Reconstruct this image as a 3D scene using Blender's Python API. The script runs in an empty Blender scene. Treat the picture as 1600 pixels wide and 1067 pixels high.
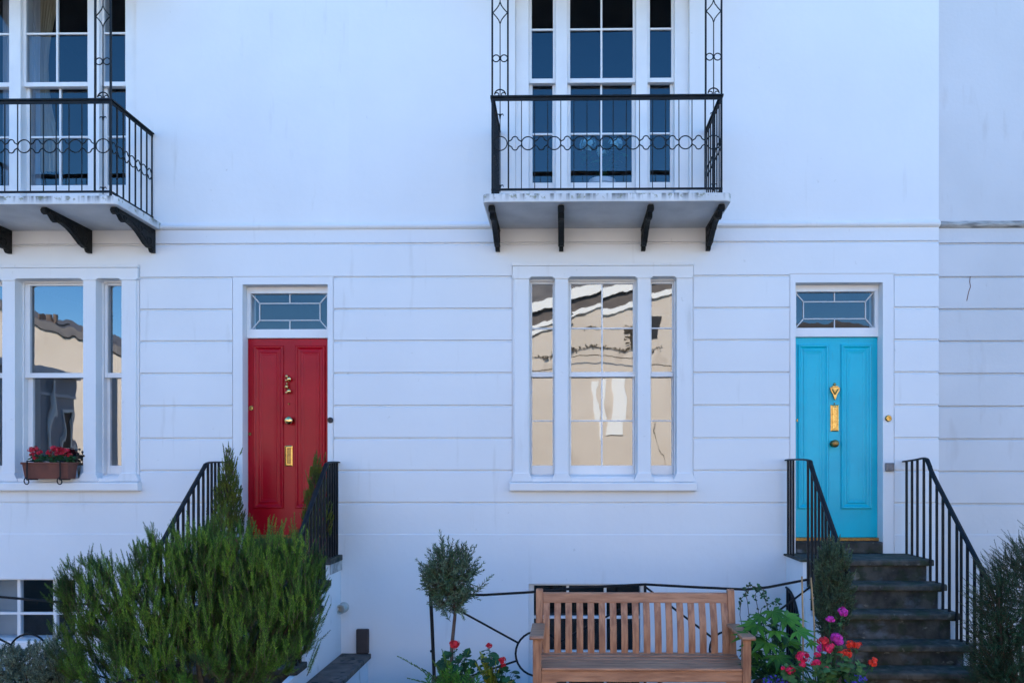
import bpy, math, random
import numpy as np
from mathutils import Vector, Matrix

random.seed(7)
RNG = np.random.default_rng(11)
PI = math.pi
R = math.radians

# ------------------------------------------------------------------ camera
CAM_Y, CAM_Z, FPX = -8.0, 1.8, 1200.0
YAW = R(0.8)
PPX, PPY = 863.2, 735.0
scene = bpy.context.scene
cd = bpy.data.cameras.new('camera')
cam = bpy.data.objects.new('camera', cd)
scene.collection.objects.link(cam)
cam.location = (0, CAM_Y, CAM_Z)
cam.rotation_euler = (PI / 2, 0, YAW)
cd.sensor_width = 36.0
cd.lens = 36.0 * FPX / 1600.0
cd.shift_x = (800 - PPX) / 1600.0
cd.shift_y = (PPY - 533.5) / 1600.0
cd.clip_start = 0.05
cd.clip_end = 900
scene.camera = cam

# ------------------------------------------------------------------ light
SUN_EL, SUN_AZ = R(38), R(-14)       # sun stands behind the white terrace
world = bpy.data.worlds.new('World')
scene.world = world
world.use_nodes = True
wn = world.node_tree
bg = wn.nodes['Background']
sky = wn.nodes.new('ShaderNodeTexSky')
sky.sky_type = 'NISHITA'
sky.sun_disc = False
sky.sun_elevation = SUN_EL
sky.sun_rotation = SUN_AZ
sky.altitude = 2600
sky.air_density = 1.3
sky.dust_density = 0.0
sky.ozone_density = 4.0
hsv = wn.nodes.new('ShaderNodeHueSaturation')      # a clear, deep blue autumn sky
hsv.inputs['Saturation'].default_value = 1.26
hsv.inputs['Hue'].default_value = 0.500
wn.links.new(sky.outputs[0], hsv.inputs['Color'])
wn.links.new(hsv.outputs[0], bg.inputs[0])
bg.inputs[1].default_value = 0.15
sd = bpy.data.lights.new('sun', 'SUN')
sd.energy = 4.5
sd.angle = R(0.5)
sd.color = (1.0, 0.93, 0.83)
sun = bpy.data.objects.new('sun', sd)
scene.collection.objects.link(sun)
sdir = Vector((math.sin(SUN_AZ) * math.cos(SUN_EL), math.cos(SUN_AZ) * math.cos(SUN_EL), math.sin(SUN_EL)))
sun.rotation_euler = sdir.to_track_quat('Z', 'Y').to_euler()
sun.location = (0, 30, 40)
scene.view_settings.view_transform = 'Standard'
scene.view_settings.look = 'None'
scene.view_settings.exposure = 1.80
scene.view_settings.gamma = 1.0
scene.view_settings.use_curve_mapping = False
scene.render.resolution_x = 1024
scene.render.resolution_y = 682
scene.cycles.max_bounces = 8
scene.cycles.transparent_max_bounces = 12

# ------------------------------------------------------------------ helpers
COL = scene.collection
ORI = {}                       # world origin of every object


def at(px, py, Y=0.0):
    c, s = math.cos(YAW), math.sin(YAW)
    u, v = (px - PPX) / FPX, (py - PPY) / FPX
    dx, dy = -s + u * c, c + u * s
    t = (Y - CAM_Y) / dy
    return Vector((dx * t, Y, CAM_Z - v * t))


def X(px, Y=0.0):
    return at(px, PPY, Y).x


def Z(py, Y=0.0, px=880):
    return at(px, py, Y).z


def tag(o, label, cat, group=None, kind=None):
    o['label'] = label
    o['category'] = cat
    if group:
        o['group'] = group
    if kind:
        o['kind'] = kind
    return o


def thing(name, loc, label, cat, group=None):
    o = bpy.data.objects.new(name, None)
    o.empty_display_size = 0.1
    COL.objects.link(o)
    o.location = loc
    ORI[o.name] = Vector(loc)
    return tag(o, label, cat, group)


class MB:
    def __init__(self):
        self.v = []
        self.n = 0
        self.f = []

    def add(self, verts, faces):
        b = self.n
        verts = np.asarray(verts, dtype=float).reshape(-1, 3)
        self.v.append(verts)
        self.n += len(verts)
        if isinstance(faces, np.ndarray):
            self.f.extend((faces + b).tolist())
        else:
            self.f.extend([tuple(i + b for i in f) for f in faces])

    def box(self, x0, x1, y0, y1, z0, z1):
        x0, x1 = min(x0, x1), max(x0, x1)
        y0, y1 = min(y0, y1), max(y0, y1)
        z0, z1 = min(z0, z1), max(z0, z1)
        v = [(x0, y0, z0), (x1, y0, z0), (x1, y1, z0), (x0, y1, z0),
             (x0, y0, z1), (x1, y0, z1), (x1, y1, z1), (x0, y1, z1)]
        f = [(0, 3, 2, 1), (4, 5, 6, 7), (0, 1, 5, 4), (1, 2, 6, 5), (2, 3, 7, 6), (3, 0, 4, 7)]
        self.add(v, f)
        return self

    def tube(self, pts, r, n=8, closed=False):
        pts = [Vector(p) for p in pts]
        m = len(pts)
        rs = r if isinstance(r, (list, tuple)) else [r] * m
        rings = []
        up = None
        for i, p in enumerate(pts):
            if closed:
                t = pts[(i + 1) % m] - pts[i - 1]
            else:
                t = pts[min(i + 1, m - 1)] - pts[max(i - 1, 0)]
            if t.length < 1e-9:
                t = Vector((0, 0, 1))
            t.normalize()
            if up is None:
                a = Vector((0, 1, 0)) if abs(t.y) < 0.9 else Vector((1, 0, 0))
                up = (a - t * a.dot(t)).normalized()
            else:
                w = up - t * up.dot(t)
                up = w.normalized() if w.length > 1e-6 else t.orthogonal().normalized()
            s = t.cross(up)
            for k in range(n):
                a = 2 * PI * (k + 0.5) / n
                rings.append(p + (up * math.cos(a) + s * math.sin(a)) * rs[i])
        f = []
        for i in range(m if closed else m - 1):
            j = (i + 1) % m
            for k in range(n):
                l = (k + 1) % n
                f.append((i * n + k, i * n + l, j * n + l, j * n + k))
        if not closed:
            f.append(tuple(range(n - 1, -1, -1)))
            f.append(tuple((m - 1) * n + k for k in range(n)))
        self.add(rings, f)
        return self

    def lathe(self, prof, c, axis='z', n=20):
        # prof: list of (radius, height along the axis)
        v = []
        for r, h in prof:
            for k in range(n):
                a = 2 * PI * k / n
                if axis == 'z':
                    v.append((c[0] + r * math.cos(a), c[1] + r * math.sin(a), c[2] + h))
                else:                                  # axis pointing to -Y
                    v.append((c[0] + r * math.cos(a), c[1] - h, c[2] + r * math.sin(a)))
        f = []
        for i in range(len(prof) - 1):
            for k in range(n):
                l = (k + 1) % n
                f.append((i * n + k, i * n + l, (i + 1) * n + l, (i + 1) * n + k))
        f.append(tuple(range(n - 1, -1, -1)))
        f.append(tuple((len(prof) - 1) * n + k for k in range(n)))
        self.add(v, f)
        return self

    def prism(self, poly, axis, a, b):
        # poly: 2D outline; axis 'x' -> (y,z), 'y' -> (x,z), 'z' -> (x,y)
        def P(p, t):
            return {'x': (t, p[0], p[1]), 'y': (p[0], t, p[1]), 'z': (p[0], p[1], t)}[axis]
        m = len(poly)
        v = [P(p, a) for p in poly] + [P(p, b) for p in poly]
        f = [tuple(range(m)), tuple(range(2 * m - 1, m - 1, -1))]
        f += [(i, (i + 1) % m, m + (i + 1) % m, m + i) for i in range(m)]
        self.add(v, f)
        return self

    def beam(self, p, q, w, h, up=(0, 0, 1)):
        p, q = Vector(p), Vector(q)
        t = (q - p).normalized()
        up = Vector(up)
        s = t.cross(up)
        s = s.normalized() if s.length > 1e-6 else Vector((1, 0, 0))
        u = s.cross(t).normalized()
        v = []
        for c in (p, q):
            for a, b in ((-1, -1), (1, -1), (1, 1), (-1, 1)):
                v.append(c + s * a * w / 2 + u * b * h / 2)
        self.add(v, [(0, 1, 2, 3), (7, 6, 5, 4), (0, 4, 5, 1), (1, 5, 6, 2), (2, 6, 7, 3), (3, 7, 4, 0)])
        return self

    def build(self, name, mat, parent=None, bevel=0.0, smooth=False, segs=2):
        verts = np.concatenate(self.v) if self.v else np.zeros((0, 3))
        o0 = ORI[parent.name] if parent is not None else Vector((0, 0, 0))
        verts = verts - np.array(o0)
        me = bpy.data.meshes.new(name)
        me.from_pydata(verts.tolist(), [], self.f)
        me.materials.append(mat)
        if not self.big():
            import bmesh
            bm = bmesh.new()
            bm.from_mesh(me)
            bmesh.ops.recalc_face_normals(bm, faces=bm.faces)
            bm.to_mesh(me)
            bm.free()
        if smooth:
            me.polygons.foreach_set('use_smooth', [True] * len(me.polygons))
        me.update()
        o = bpy.data.objects.new(name, me)
        COL.objects.link(o)
        if parent is not None:
            o.parent = parent
        ORI[o.name] = Vector(o0)
        if bevel:
            m = o.modifiers.new('bevel', 'BEVEL')
            m.width = bevel
            m.segments = segs
            m.limit_method = 'ANGLE'
            m.angle_limit = R(35)
            m.harden_normals = False
        return o

    def big(self):
        return len(self.f) > 6000


def copy_tree(o, parent=None, delta=None):
    c = o.copy()
    COL.objects.link(c)
    c.parent = parent
    base = ORI[o.name]
    ORI[c.name] = base + (delta or Vector((0, 0, 0)))
    if parent is None and delta is not None:
        c.location = o.location + delta
    for ch in list(o.children):
        copy_tree(ch, c, delta)
    return c


# ------------------------------------------------------------------ materials
def pm(name, c1, c2=None, scale=6.0, rough=0.6, bump=0.0, bscale=60.0, metallic=0.0,
       spec=0.5, island=0.0, stretch=None, detail=5.0, coat=0.0, thr=(0.35, 0.65), sss=None, extra=None):
    m = bpy.data.materials.new(name)
    m.use_nodes = True
    nt = m.node_tree
    b = nt.nodes['Principled BSDF']
    b.inputs['Roughness'].default_value = rough
    b.inputs['Metallic'].default_value = metallic
    b.inputs['Specular IOR Level'].default_value = spec
    if coat:
        b.inputs['Coat Weight'].default_value = coat
        b.inputs['Coat Roughness'].default_value = 0.12
    L = nt.links.new
    geo = nt.nodes.new('ShaderNodeNewGeometry')
    mp = nt.nodes.new('ShaderNodeMapping')
    L(geo.outputs['Position'], mp.inputs[0])
    if stretch:
        mp.inputs['Scale'].default_value = stretch
    out = None
    if c2 is None:
        rgb = nt.nodes.new('ShaderNodeRGB')
        rgb.outputs[0].default_value = (*c1, 1)
        out = rgb.outputs[0]
    else:
        nz = nt.nodes.new('ShaderNodeTexNoise')
        nz.inputs['Scale'].default_value = scale
        nz.inputs['Detail'].default_value = detail
        L(mp.outputs[0], nz.inputs['Vector'])
        mr = nt.nodes.new('ShaderNodeMapRange')
        mr.inputs[1].default_value, mr.inputs[2].default_value = thr
        L(nz.outputs['Fac'], mr.inputs[0])
        mx = nt.nodes.new('ShaderNodeMix')
        mx.data_type = 'RGBA'
        mx.inputs[6].default_value = (*c1, 1)
        mx.inputs[7].default_value = (*c2, 1)
        L(mr.outputs[0], mx.inputs[0])
        out = mx.outputs[2]
    if island:
        hs = nt.nodes.new('ShaderNodeHueSaturation')
        m1 = nt.nodes.new('ShaderNodeMapRange')
        m1.inputs[3].default_value = 1 - island
        m1.inputs[4].default_value = 1 + island
        L(geo.outputs['Random Per Island'], m1.inputs[0])
        L(m1.outputs[0], hs.inputs['Value'])
        L(out, hs.inputs['Color'])
        out = hs.outputs[0]
    if extra:
        out = extra(nt, out, geo)
    L(out, b.inputs['Base Color'])
    if bump:
        n2 = nt.nodes.new('ShaderNodeTexNoise')
        n2.inputs['Scale'].default_value = bscale
        n2.inputs['Detail'].default_value = 4
        L(mp.outputs[0], n2.inputs['Vector'])
        bp = nt.nodes.new('ShaderNodeBump')
        bp.inputs['Strength'].default_value = min(1, bump)
        bp.inputs['Distance'].default_value = 0.004
        L(n2.outputs['Fac'], bp.inputs['Height'])
        L(bp.outputs[0], b.inputs['Normal'])
    if sss:
        tr = nt.nodes.new('ShaderNodeBsdfTranslucent')
        L(out, tr.inputs[0])
        ms = nt.nodes.new('ShaderNodeMixShader')
        ms.inputs[0].default_value = sss
        L(b.outputs[0], ms.inputs[1])
        L(tr.outputs[0], ms.inputs[2])
        L(ms.outputs[0], nt.nodes['Material Output'].inputs[0])
    return m


def stain(col, nscale, lo, hi, stretch=(1, 1, 1), zr=None, amt=0.6):
    """an extra layer: dirt with a shape of its own; zr limits it to a height band"""
    def fn(nt, prev, geo):
        L = nt.links.new
        mp = nt.nodes.new('ShaderNodeMapping')
        mp.inputs['Scale'].default_value = stretch
        L(geo.outputs['Position'], mp.inputs[0])
        nz = nt.nodes.new('ShaderNodeTexNoise')
        nz.inputs['Scale'].default_value = nscale
        nz.inputs['Detail'].default_value = 6
        L(mp.outputs[0], nz.inputs['Vector'])
        mr = nt.nodes.new('ShaderNodeMapRange')
        mr.inputs[1].default_value, mr.inputs[2].default_value = lo, hi
        mr.inputs[4].default_value = amt
        L(nz.outputs['Fac'], mr.inputs[0])
        f = mr.outputs[0]
        if zr:
            sp = nt.nodes.new('ShaderNodeSeparateXYZ')
            L(geo.outputs['Position'], sp.inputs[0])
            m2 = nt.nodes.new('ShaderNodeMapRange')
            m2.inputs[1].default_value, m2.inputs[2].default_value = zr
            L(sp.outputs[2], m2.inputs[0])
            mu = nt.nodes.new('ShaderNodeMath')
            mu.operation = 'MULTIPLY'
            L(f, mu.inputs[0])
            L(m2.outputs[0], mu.inputs[1])
            f = mu.outputs[0]
        mx = nt.nodes.new('ShaderNodeMix')
        mx.data_type = 'RGBA'
        mx.inputs[7].default_value = (*col, 1)
        L(prev, mx.inputs[6])
        L(f, mx.inputs[0])
        return mx.outputs[2]
    return fn


def chain(*fs):
    def fn(nt, prev, geo):
        for f in fs:
            prev = f(nt, prev, geo)
        return prev
    return fn


M = {}
M['white_wall'] = pm('white_render', (0.80, 0.805, 0.815), (0.75, 0.755, 0.77), 1.1, 0.75, 0.75, 9, spec=0.25, thr=(0.3, 0.7),
                     extra=chain(stain((0.52, 0.50, 0.47), 3.0, 0.62, 0.80, (3, 3, 0.35), None, 0.45),
                                 stain((0.30, 0.29, 0.24), 14.0, 0.70, 0.78, (1, 1, 1), None, 0.35)))
M['white_wall_b'] = pm('white_render_b', (0.80, 0.805, 0.815), (0.755, 0.76, 0.775), 0.9, 0.75, 0.75, 9, spec=0.25, thr=(0.3, 0.7),
                       extra=chain(stain((0.54, 0.52, 0.49), 2.6, 0.64, 0.80, (3, 3, 0.35), None, 0.40),
                                   stain((0.30, 0.29, 0.24), 13.0, 0.70, 0.78, (1, 1, 1), None, 0.30)))
M['grey_wall'] = pm('grey_render', (0.66, 0.66, 0.675), (0.60, 0.60, 0.61), 0.8, 0.8, 0.5, 24, spec=0.2,
                    extra=chain(stain((0.38, 0.33, 0.30), 3.2, 0.62, 0.78, (2.5, 2.5, 0.6), None, 0.22),
                                stain((0.16, 0.14, 0.12), 9.0, 0.72, 0.78, (1.5, 1.5, 0.5), None, 0.35)))
M['lower_wall'] = pm('lower_render', (0.77, 0.775, 0.79), (0.70, 0.705, 0.72), 1.6, 0.8, 0.5, 22, spec=0.2,
                     extra=stain((0.28, 0.27, 0.22), 7.0, 0.62, 0.74, (1.5, 1.5, 0.6), None, 0.45))
M['white_paint'] = pm('white_gloss_paint', (0.80, 0.80, 0.80), (0.75, 0.75, 0.76), 3.5, 0.35, 0.15, 40, spec=0.5)
M['slab'] = pm('balcony_slab', (0.72, 0.72, 0.72), (0.6, 0.6, 0.6), 4.0, 0.8, 0.5, 40, spec=0.2,
               extra=chain(stain((0.05, 0.055, 0.05), 6.0, 0.45, 0.62, (3.5, 1, 0.25), (4.325, 4.40), 0.95),
                           stain((0.20, 0.20, 0.10), 22.0, 0.56, 0.64, (1, 1, 1), (4.34, 4.36), 0.7)))
M['iron'] = pm('black_iron', (0.005, 0.007, 0.009), (0.011, 0.013, 0.016), 18, 0.5, 0.4, 120, spec=0.22)
M['rust_iron'] = pm('bracket_iron', (0.006, 0.008, 0.009), (0.016, 0.016, 0.016), 30, 0.55, 0.8, 90, spec=0.2)
M['red_paint'] = pm('red_gloss_paint', (0.46, 0.003, 0.016), (0.38, 0.002, 0.012), 3, 0.26, 0.3, 40, spec=0.22,
                    extra=stain((0.20, 0.02, 0.02), 10.0, 0.62, 0.75, (4, 4, 0.5), None, 0.35))
M['blue_paint'] = pm('turquoise_gloss_paint', (0.004, 0.50, 0.64), (0.003, 0.44, 0.58), 3, 0.28, 0.3, 40, spec=0.25,
                     extra=stain((0.03, 0.26, 0.32), 10.0, 0.62, 0.75, (4, 4, 0.5), None, 0.3))
M['brass'] = pm('brass', (0.52, 0.36, 0.13), (0.36, 0.23, 0.07), 40, 0.22, 0.2, 120, metallic=1.0)
M['bright_brass'] = pm('bright_brass', (0.85, 0.60, 0.28), (0.75, 0.50, 0.2), 40, 0.12, 0.1, 120, metallic=1.0)
M['dull_brass'] = pm('dull_brass', (0.42, 0.25, 0.08), (0.25, 0.15, 0.06), 40, 0.42, 0.3, 120, metallic=1.0)
M['stone'] = pm('dark_step_stone', (0.028, 0.027, 0.025), (0.085, 0.077, 0.064), 7, 0.85, 1.0, 45, spec=0.25,
                extra=chain(stain((0.15, 0.18, 0.22), 3.4, 0.56, 0.68, (1, 1, 1.7), None, 0.6),
                            stain((0.26, 0.25, 0.21), 9.0, 0.62, 0.70, (1, 1, 1.5), None, 0.65),
                            stain((0.02, 0.035, 0.012), 8.0, 0.50, 0.62, (1, 1, 1), None, 0.6)))
M['tread_stone'] = pm('worn_tread_stone', (0.050, 0.047, 0.040), (0.12, 0.105, 0.085), 9, 0.85, 1.0, 45, spec=0.25,
                      extra=chain(stain((0.035, 0.05, 0.022), 6.0, 0.50, 0.62, (1, 1, 1), None, 0.7), stain((0.28, 0.26, 0.22), 16.0, 0.62, 0.72, (1, 1, 1), None, 0.5)))
M['coping'] = pm('coping_stone', (0.10, 0.085, 0.075), (0.17, 0.14, 0.125), 7, 0.85, 1.0, 50, spec=0.2,
                 extra=stain((0.03, 0.03, 0.028), 12.0, 0.58, 0.66, (1, 1, 1), None, 0.8))
M['teak'] = pm('teak', (0.54, 0.26, 0.145), (0.33, 0.145, 0.08), 5, 0.5, 0.6, 22, spec=0.35, stretch=(1.0, 6, 6), island=0.14,
               extra=stain((0.16, 0.07, 0.04), 30.0, 0.60, 0.72, (0.25, 2, 2), None, 0.5))
M['teak_v'] = pm('teak_upright', (0.53, 0.25, 0.135), (0.29, 0.12, 0.065), 5, 0.5, 0.6, 22, spec=0.35, stretch=(7, 7, 1.0), island=0.2,
                 extra=stain((0.15, 0.065, 0.04), 30.0, 0.60, 0.72, (2, 2, 0.25), None, 0.5))
M['terracotta'] = pm('terracotta', (0.18, 0.058, 0.036), (0.12, 0.04, 0.028), 9, 0.8, 0.6, 80)
M['soil'] = pm('soil', (0.03, 0.02, 0.014), (0.05, 0.036, 0.025), 20, 0.95, 1, 60)
M['bark'] = pm('bark', (0.13, 0.085, 0.065), (0.07, 0.045, 0.035), 30, 0.85, 1, 90)
M['woody'] = pm('woody_stem', (0.09, 0.06, 0.035), (0.05, 0.04, 0.022), 30, 0.85, 0.5, 90)
M['dark_room'] = pm('room_wall', (0.05, 0.045, 0.045), (0.035, 0.03, 0.03), 1.0, 0.8)
M['light_room'] = pm('room_blind', (0.42, 0.46, 0.48), (0.36, 0.40, 0.42), 2.0, 0.8)
M['curtain'] = pm('curtain_cloth', (0.50, 0.42, 0.28), (0.38, 0.31, 0.20), 3, 0.9, stretch=(8, 8, 0.5))
M['net'] = pm('net_curtain_cloth', (0.60, 0.62, 0.66), (0.48, 0.5, 0.55), 3, 0.9, stretch=(14, 14, 0.4))
M['cane'] = pm('bamboo', (0.42, 0.28, 0.14), (0.28, 0.19, 0.10), 12, 0.5, 0.2, 60)
M['slate'] = pm('brown_slate', (0.045, 0.032, 0.032), (0.06, 0.045, 0.042), 10, 0.6, 0.4, 60)
M['grey_plastic'] = pm('grey_metal', (0.20, 0.20, 0.22), (0.13, 0.13, 0.14), 20, 0.4, 0.2, 60, metallic=0.5)
M['pipe'] = pm('pipe_plastic', (0.52, 0.52, 0.48), (0.42, 0.42, 0.38), 12, 0.6, 0.2, 60)
M['barrel'] = pm('barrel_wood', (0.09, 0.06, 0.04), (0.05, 0.035, 0.025), 10, 0.8, 0.6, 50)
M['dark_fill'] = pm('near_black_fill', (0.01, 0.01, 0.011))
# plants
M['rosemary'] = pm('rosemary_leaf', (0.135, 0.28, 0.030), (0.030, 0.085, 0.022), 7.0, 0.55, spec=0.2, island=0.45, sss=0.18)
M['rosemary_low'] = pm('rosemary_leaf_pale', (0.22, 0.38, 0.035), (0.10, 0.22, 0.03), 8.0, 0.55, spec=0.2, island=0.4, sss=0.2)
M['silver'] = pm('silver_leaf', (0.24, 0.30, 0.22), (0.12, 0.17, 0.12), 9.0, 0.6, spec=0.2, island=0.35, sss=0.12)
M['olive_leaf'] = pm('olive_leaf', (0.065, 0.12, 0.055), (0.14, 0.20, 0.13), 12.0, 0.45, spec=0.2, island=0.4, sss=0.1)
M['conifer'] = pm('conifer_leaf', (0.17, 0.20, 0.03), (0.07, 0.12, 0.03), 8.0, 0.6, spec=0.2, island=0.45, sss=0.12,
                  extra=stain((0.14, 0.075, 0.035), 7.0, 0.58, 0.68, (1, 1, 1), None, 0.7))
M['yew'] = pm('dark_needle', (0.045, 0.11, 0.05), (0.022, 0.06, 0.032), 5.0, 0.6, spec=0.2, island=0.45, sss=0.1)
M['steps_shrub'] = pm('steps_shrub_leaf', (0.10, 0.16, 0.085), (0.06, 0.10, 0.06), 7.0, 0.55, spec=0.2, island=0.45, sss=0.12)
M['fern'] = pm('fern_leaf', (0.16, 0.25, 0.03), (0.06, 0.15, 0.03), 6.0, 0.55, spec=0.2, island=0.35, sss=0.25)
M['yellow_fern'] = pm('yellow_fern_leaf', (0.40, 0.38, 0.03), (0.22, 0.28, 0.03), 9.0, 0.55, spec=0.2, island=0.3, sss=0.25)
M['fatsia'] = pm('broad_leaf', (0.11, 0.27, 0.03), (0.04, 0.15, 0.025), 5.0, 0.4, spec=0.2, island=0.4, sss=0.25)
M['dark_leaf'] = pm('dark_leaf', (0.03, 0.10, 0.035), (0.02, 0.065, 0.025), 9.0, 0.45, spec=0.2, island=0.4, sss=0.15)
M['geranium_leaf'] = pm('geranium_leaf', (0.06, 0.14, 0.035), (0.09, 0.17, 0.05), 15.0, 0.55, spec=0.2, island=0.4, sss=0.2)
M['petal_red'] = pm('petal_red', (0.62, 0.008, 0.02), rough=0.6, island=0.3, sss=0.2)
M['petal_dark_red'] = pm('petal_dark_red', (0.50, 0.008, 0.03), rough=0.6, island=0.4, sss=0.2)
M['petal_orange'] = pm('petal_orange', (0.85, 0.045, 0.015), rough=0.6, island=0.25, sss=0.2)
M['petal_pink'] = pm('petal_pink', (0.80, 0.015, 0.09), rough=0.6, island=0.3, sss=0.2)
M['petal_magenta'] = pm('petal_magenta', (0.62, 0.025, 0.34), rough=0.6, island=0.3, sss=0.2)
M['petal_blue'] = pm('petal_blue', (0.06, 0.05, 0.5), rough=0.6, island=0.3, sss=0.2)
M['petal_sky'] = pm('petal_pale_blue', (0.45, 0.85, 0.92), rough=0.6, island=0.2, sss=0.2)
# ground
M['road'] = pm('asphalt', (0.05, 0.05, 0.052), (0.07, 0.07, 0.07), 8, 0.9, 0.8, 90)
M['paving'] = pm('paving', (0.28, 0.26, 0.24), (0.22, 0.20, 0.18), 3, 0.85, 0.8, 40)
M['gravel'] = pm('garden_ground', (0.19, 0.175, 0.15), (0.12, 0.11, 0.09), 14, 0.95, 1, 50)
M['far_yard'] = pm('far_yard', (0.075, 0.075, 0.07), (0.06, 0.06, 0.055), 0.5, 0.95)
M['cream_wall'] = pm('cream_render', (0.72, 0.615, 0.50), (0.64, 0.54, 0.43), 0.5, 0.9, 0.3, 10,
                     extra=stain((0.30, 0.22, 0.15), 1.3, 0.60, 0.72, (1, 1, 0.5), None, 0.35))
M['cream_white'] = pm('cream_white', (0.90, 0.87, 0.80))
M['eaves'] = pm('eaves_shade', (0.16, 0.13, 0.11), (0.11, 0.09, 0.08), 3, 0.8)  # colour stands in for the shaded soffit under the roof edge
M['roof_slate'] = pm('roof_slate', (0.13, 0.12, 0.12), (0.19, 0.17, 0.16), 4, 0.8)
M['brick'] = pm('chimney_brick', (0.22, 0.15, 0.11), (0.14, 0.10, 0.08), 8, 0.9)
M['grey_render_far'] = pm('far_grey_render', (0.36, 0.36, 0.38), (0.30, 0.30, 0.33), 1, 0.9)


def glass_mat(name, refl, tint=(0.75, 0.8, 0.85), wob=0.5, wscale=1.6):
    m = bpy.data.materials.new(name)
    m.use_nodes = True
    nt = m.node_tree
    nt.nodes.remove(nt.nodes['Principled BSDF'])
    L = nt.links.new
    gl = nt.nodes.new('ShaderNodeBsdfGlossy')
    gl.inputs['Roughness'].default_value = 0.012
    gl.inputs['Color'].default_value = (0.95, 0.97, 1.0, 1)
    tr = nt.nodes.new('ShaderNodeBsdfTransparent')
    tr.inputs[0].default_value = (*tint, 1)
    lw = nt.nodes.new('ShaderNodeLayerWeight')
    lw.inputs[0].default_value = 0.25
    mr = nt.nodes.new('ShaderNodeMapRange')
    mr.inputs[3].default_value = refl
    mr.inputs[4].default_value = min(1, refl + 0.6)
    L(lw.outputs['Facing'], mr.inputs[0])
    pw = nt.nodes.new('ShaderNodeMath')
    pw.operation = 'POWER'
    pw.inputs[1].default_value = 3.0
    L(lw.outputs['Facing'], pw.inputs[0])
    L(pw.outputs[0], mr.inputs[0])
    geo = nt.nodes.new('ShaderNodeNewGeometry')
    nz = nt.nodes.new('ShaderNodeTexNoise')
    nz.inputs['Scale'].default_value = wscale
    nz.inputs['Detail'].default_value = 1.5
    mp = nt.nodes.new('ShaderNodeMapping')
    mp.inputs['Scale'].default_value = (2.2, 1, 1)
    L(geo.outputs['Position'], mp.inputs[0])
    L(mp.outputs[0], nz.inputs['Vector'])
    bp = nt.nodes.new('ShaderNodeBump')
    bp.inputs['Strength'].default_value = wob
    bp.inputs['Distance'].default_value = 0.010
    L(nz.outputs['Fac'], bp.inputs['Height'])
    L(bp.outputs[0], gl.inputs['Normal'])
    ms = nt.nodes.new('ShaderNodeMixShader')
    L(mr.outputs[0], ms.inputs[0])
    L(tr.outputs[0], ms.inputs[1])
    L(gl.outputs[0], ms.inputs[2])
    L(ms.outputs[0], nt.nodes['Material Output'].inputs[0])
    return m


M['glass'] = glass_mat('old_window_glass', 0.195, (0.8, 0.84, 0.88), 0.09, 2.2)
M['glass_up'] = glass_mat('upper_window_glass', 0.085, (0.7, 0.75, 0.8), 0.15, 1.6)
M['glass_low'] = glass_mat('basement_glass', 0.07, (0.8, 0.84, 0.88), 0.3, 2.0)


# ------------------------------------------------------------------ setting: ground
def struct(name, mb, mat, label=None, cat=None):
    o = mb.build(name, mat)
    o['kind'] = 'structure'
    o['label'] = label or name
    o['category'] = cat or name
    return o


WELL_Y = -1.62
mb = MB()
gx = [-60, -60, X(200), -2.0, 2.28, 3.6, 60]
mb.box(-60, 60, -11.0, WELL_Y, -0.30, 0.0)                # garden in front of the light wells
struct('garden_ground', mb, M['gravel'], 'brown garden soil in front of the white terrace', 'ground')
mb = MB().box(-60, 60, WELL_Y, 0.0, -1.5, -1.35)
struct('well_floor', mb, M['paving'], 'paved floor of the sunken area beside the basement windows', 'ground')
mb = MB().box(-60, 60, -13.0, -11.0, -0.30, 0.004)
struct('pavement', mb, M['paving'], 'pavement behind the viewer', 'pavement')
mb = MB().box(-60, 60, -18.5, -13.0, -0.30, -0.12)
struct('road', mb, M['road'], 'asphalt road of the street', 'road')
mb = MB().box(-400, 400, -400, -18.5, -0.30, 0.0)
struct('far_ground', mb, M['far_yard'], 'ground on the far side of the street', 'ground')
mb = MB().box(-400, 400, 0.5, 400, -1.9, -1.4)
struct('rear_ground', mb, M['gravel'], 'ground behind the terrace', 'ground')
mb = MB()
mb.box(-60, X(330), WELL_Y - 0.006, WELL_Y + 0.12, -1.35, -0.02)
mb.box(-2.0, 2.28, WELL_Y - 0.006, WELL_Y + 0.12, -1.35, -0.02)
o = mb.build('retaining_wall', M['lower_wall'])
tag(o, 'low retaining wall along the sunken area below the iron fence', 'wall')

# ------------------------------------------------------------------ houses
ROWS = [Z(379), Z(431.5), Z(481.5), Z(531.5), Z(582), Z(633), Z(684), Z(734.5), Z(785)]
PLINTH = Z(834.5)
STRING = (Z(357), Z(346.5))


def groove_profile(z0, z1, rows, plinth=True, base=0.0, w=0.017, d=0.026):
    """list of (z, y) from z0 to z1 for a wall skin with V joints"""
    pts = [(z0, base)]
    if plinth:
        pts += [(PLINTH - 0.006, base - 0.001), (PLINTH + 0.004, base + 0.004), (PLINTH + 0.008, base + 0.004)]
    for z in sorted(rows):
        pts += [(z - w * 1.5, base), (z - w * 1.3, base + 0.001), (z - 0.001, base + d), (z + 0.003, base + d), (z + w * 0.5, base)]
    pts += [(z1, base)]
    return [p for p in pts if z0 <= p[0] <= z1]


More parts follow.
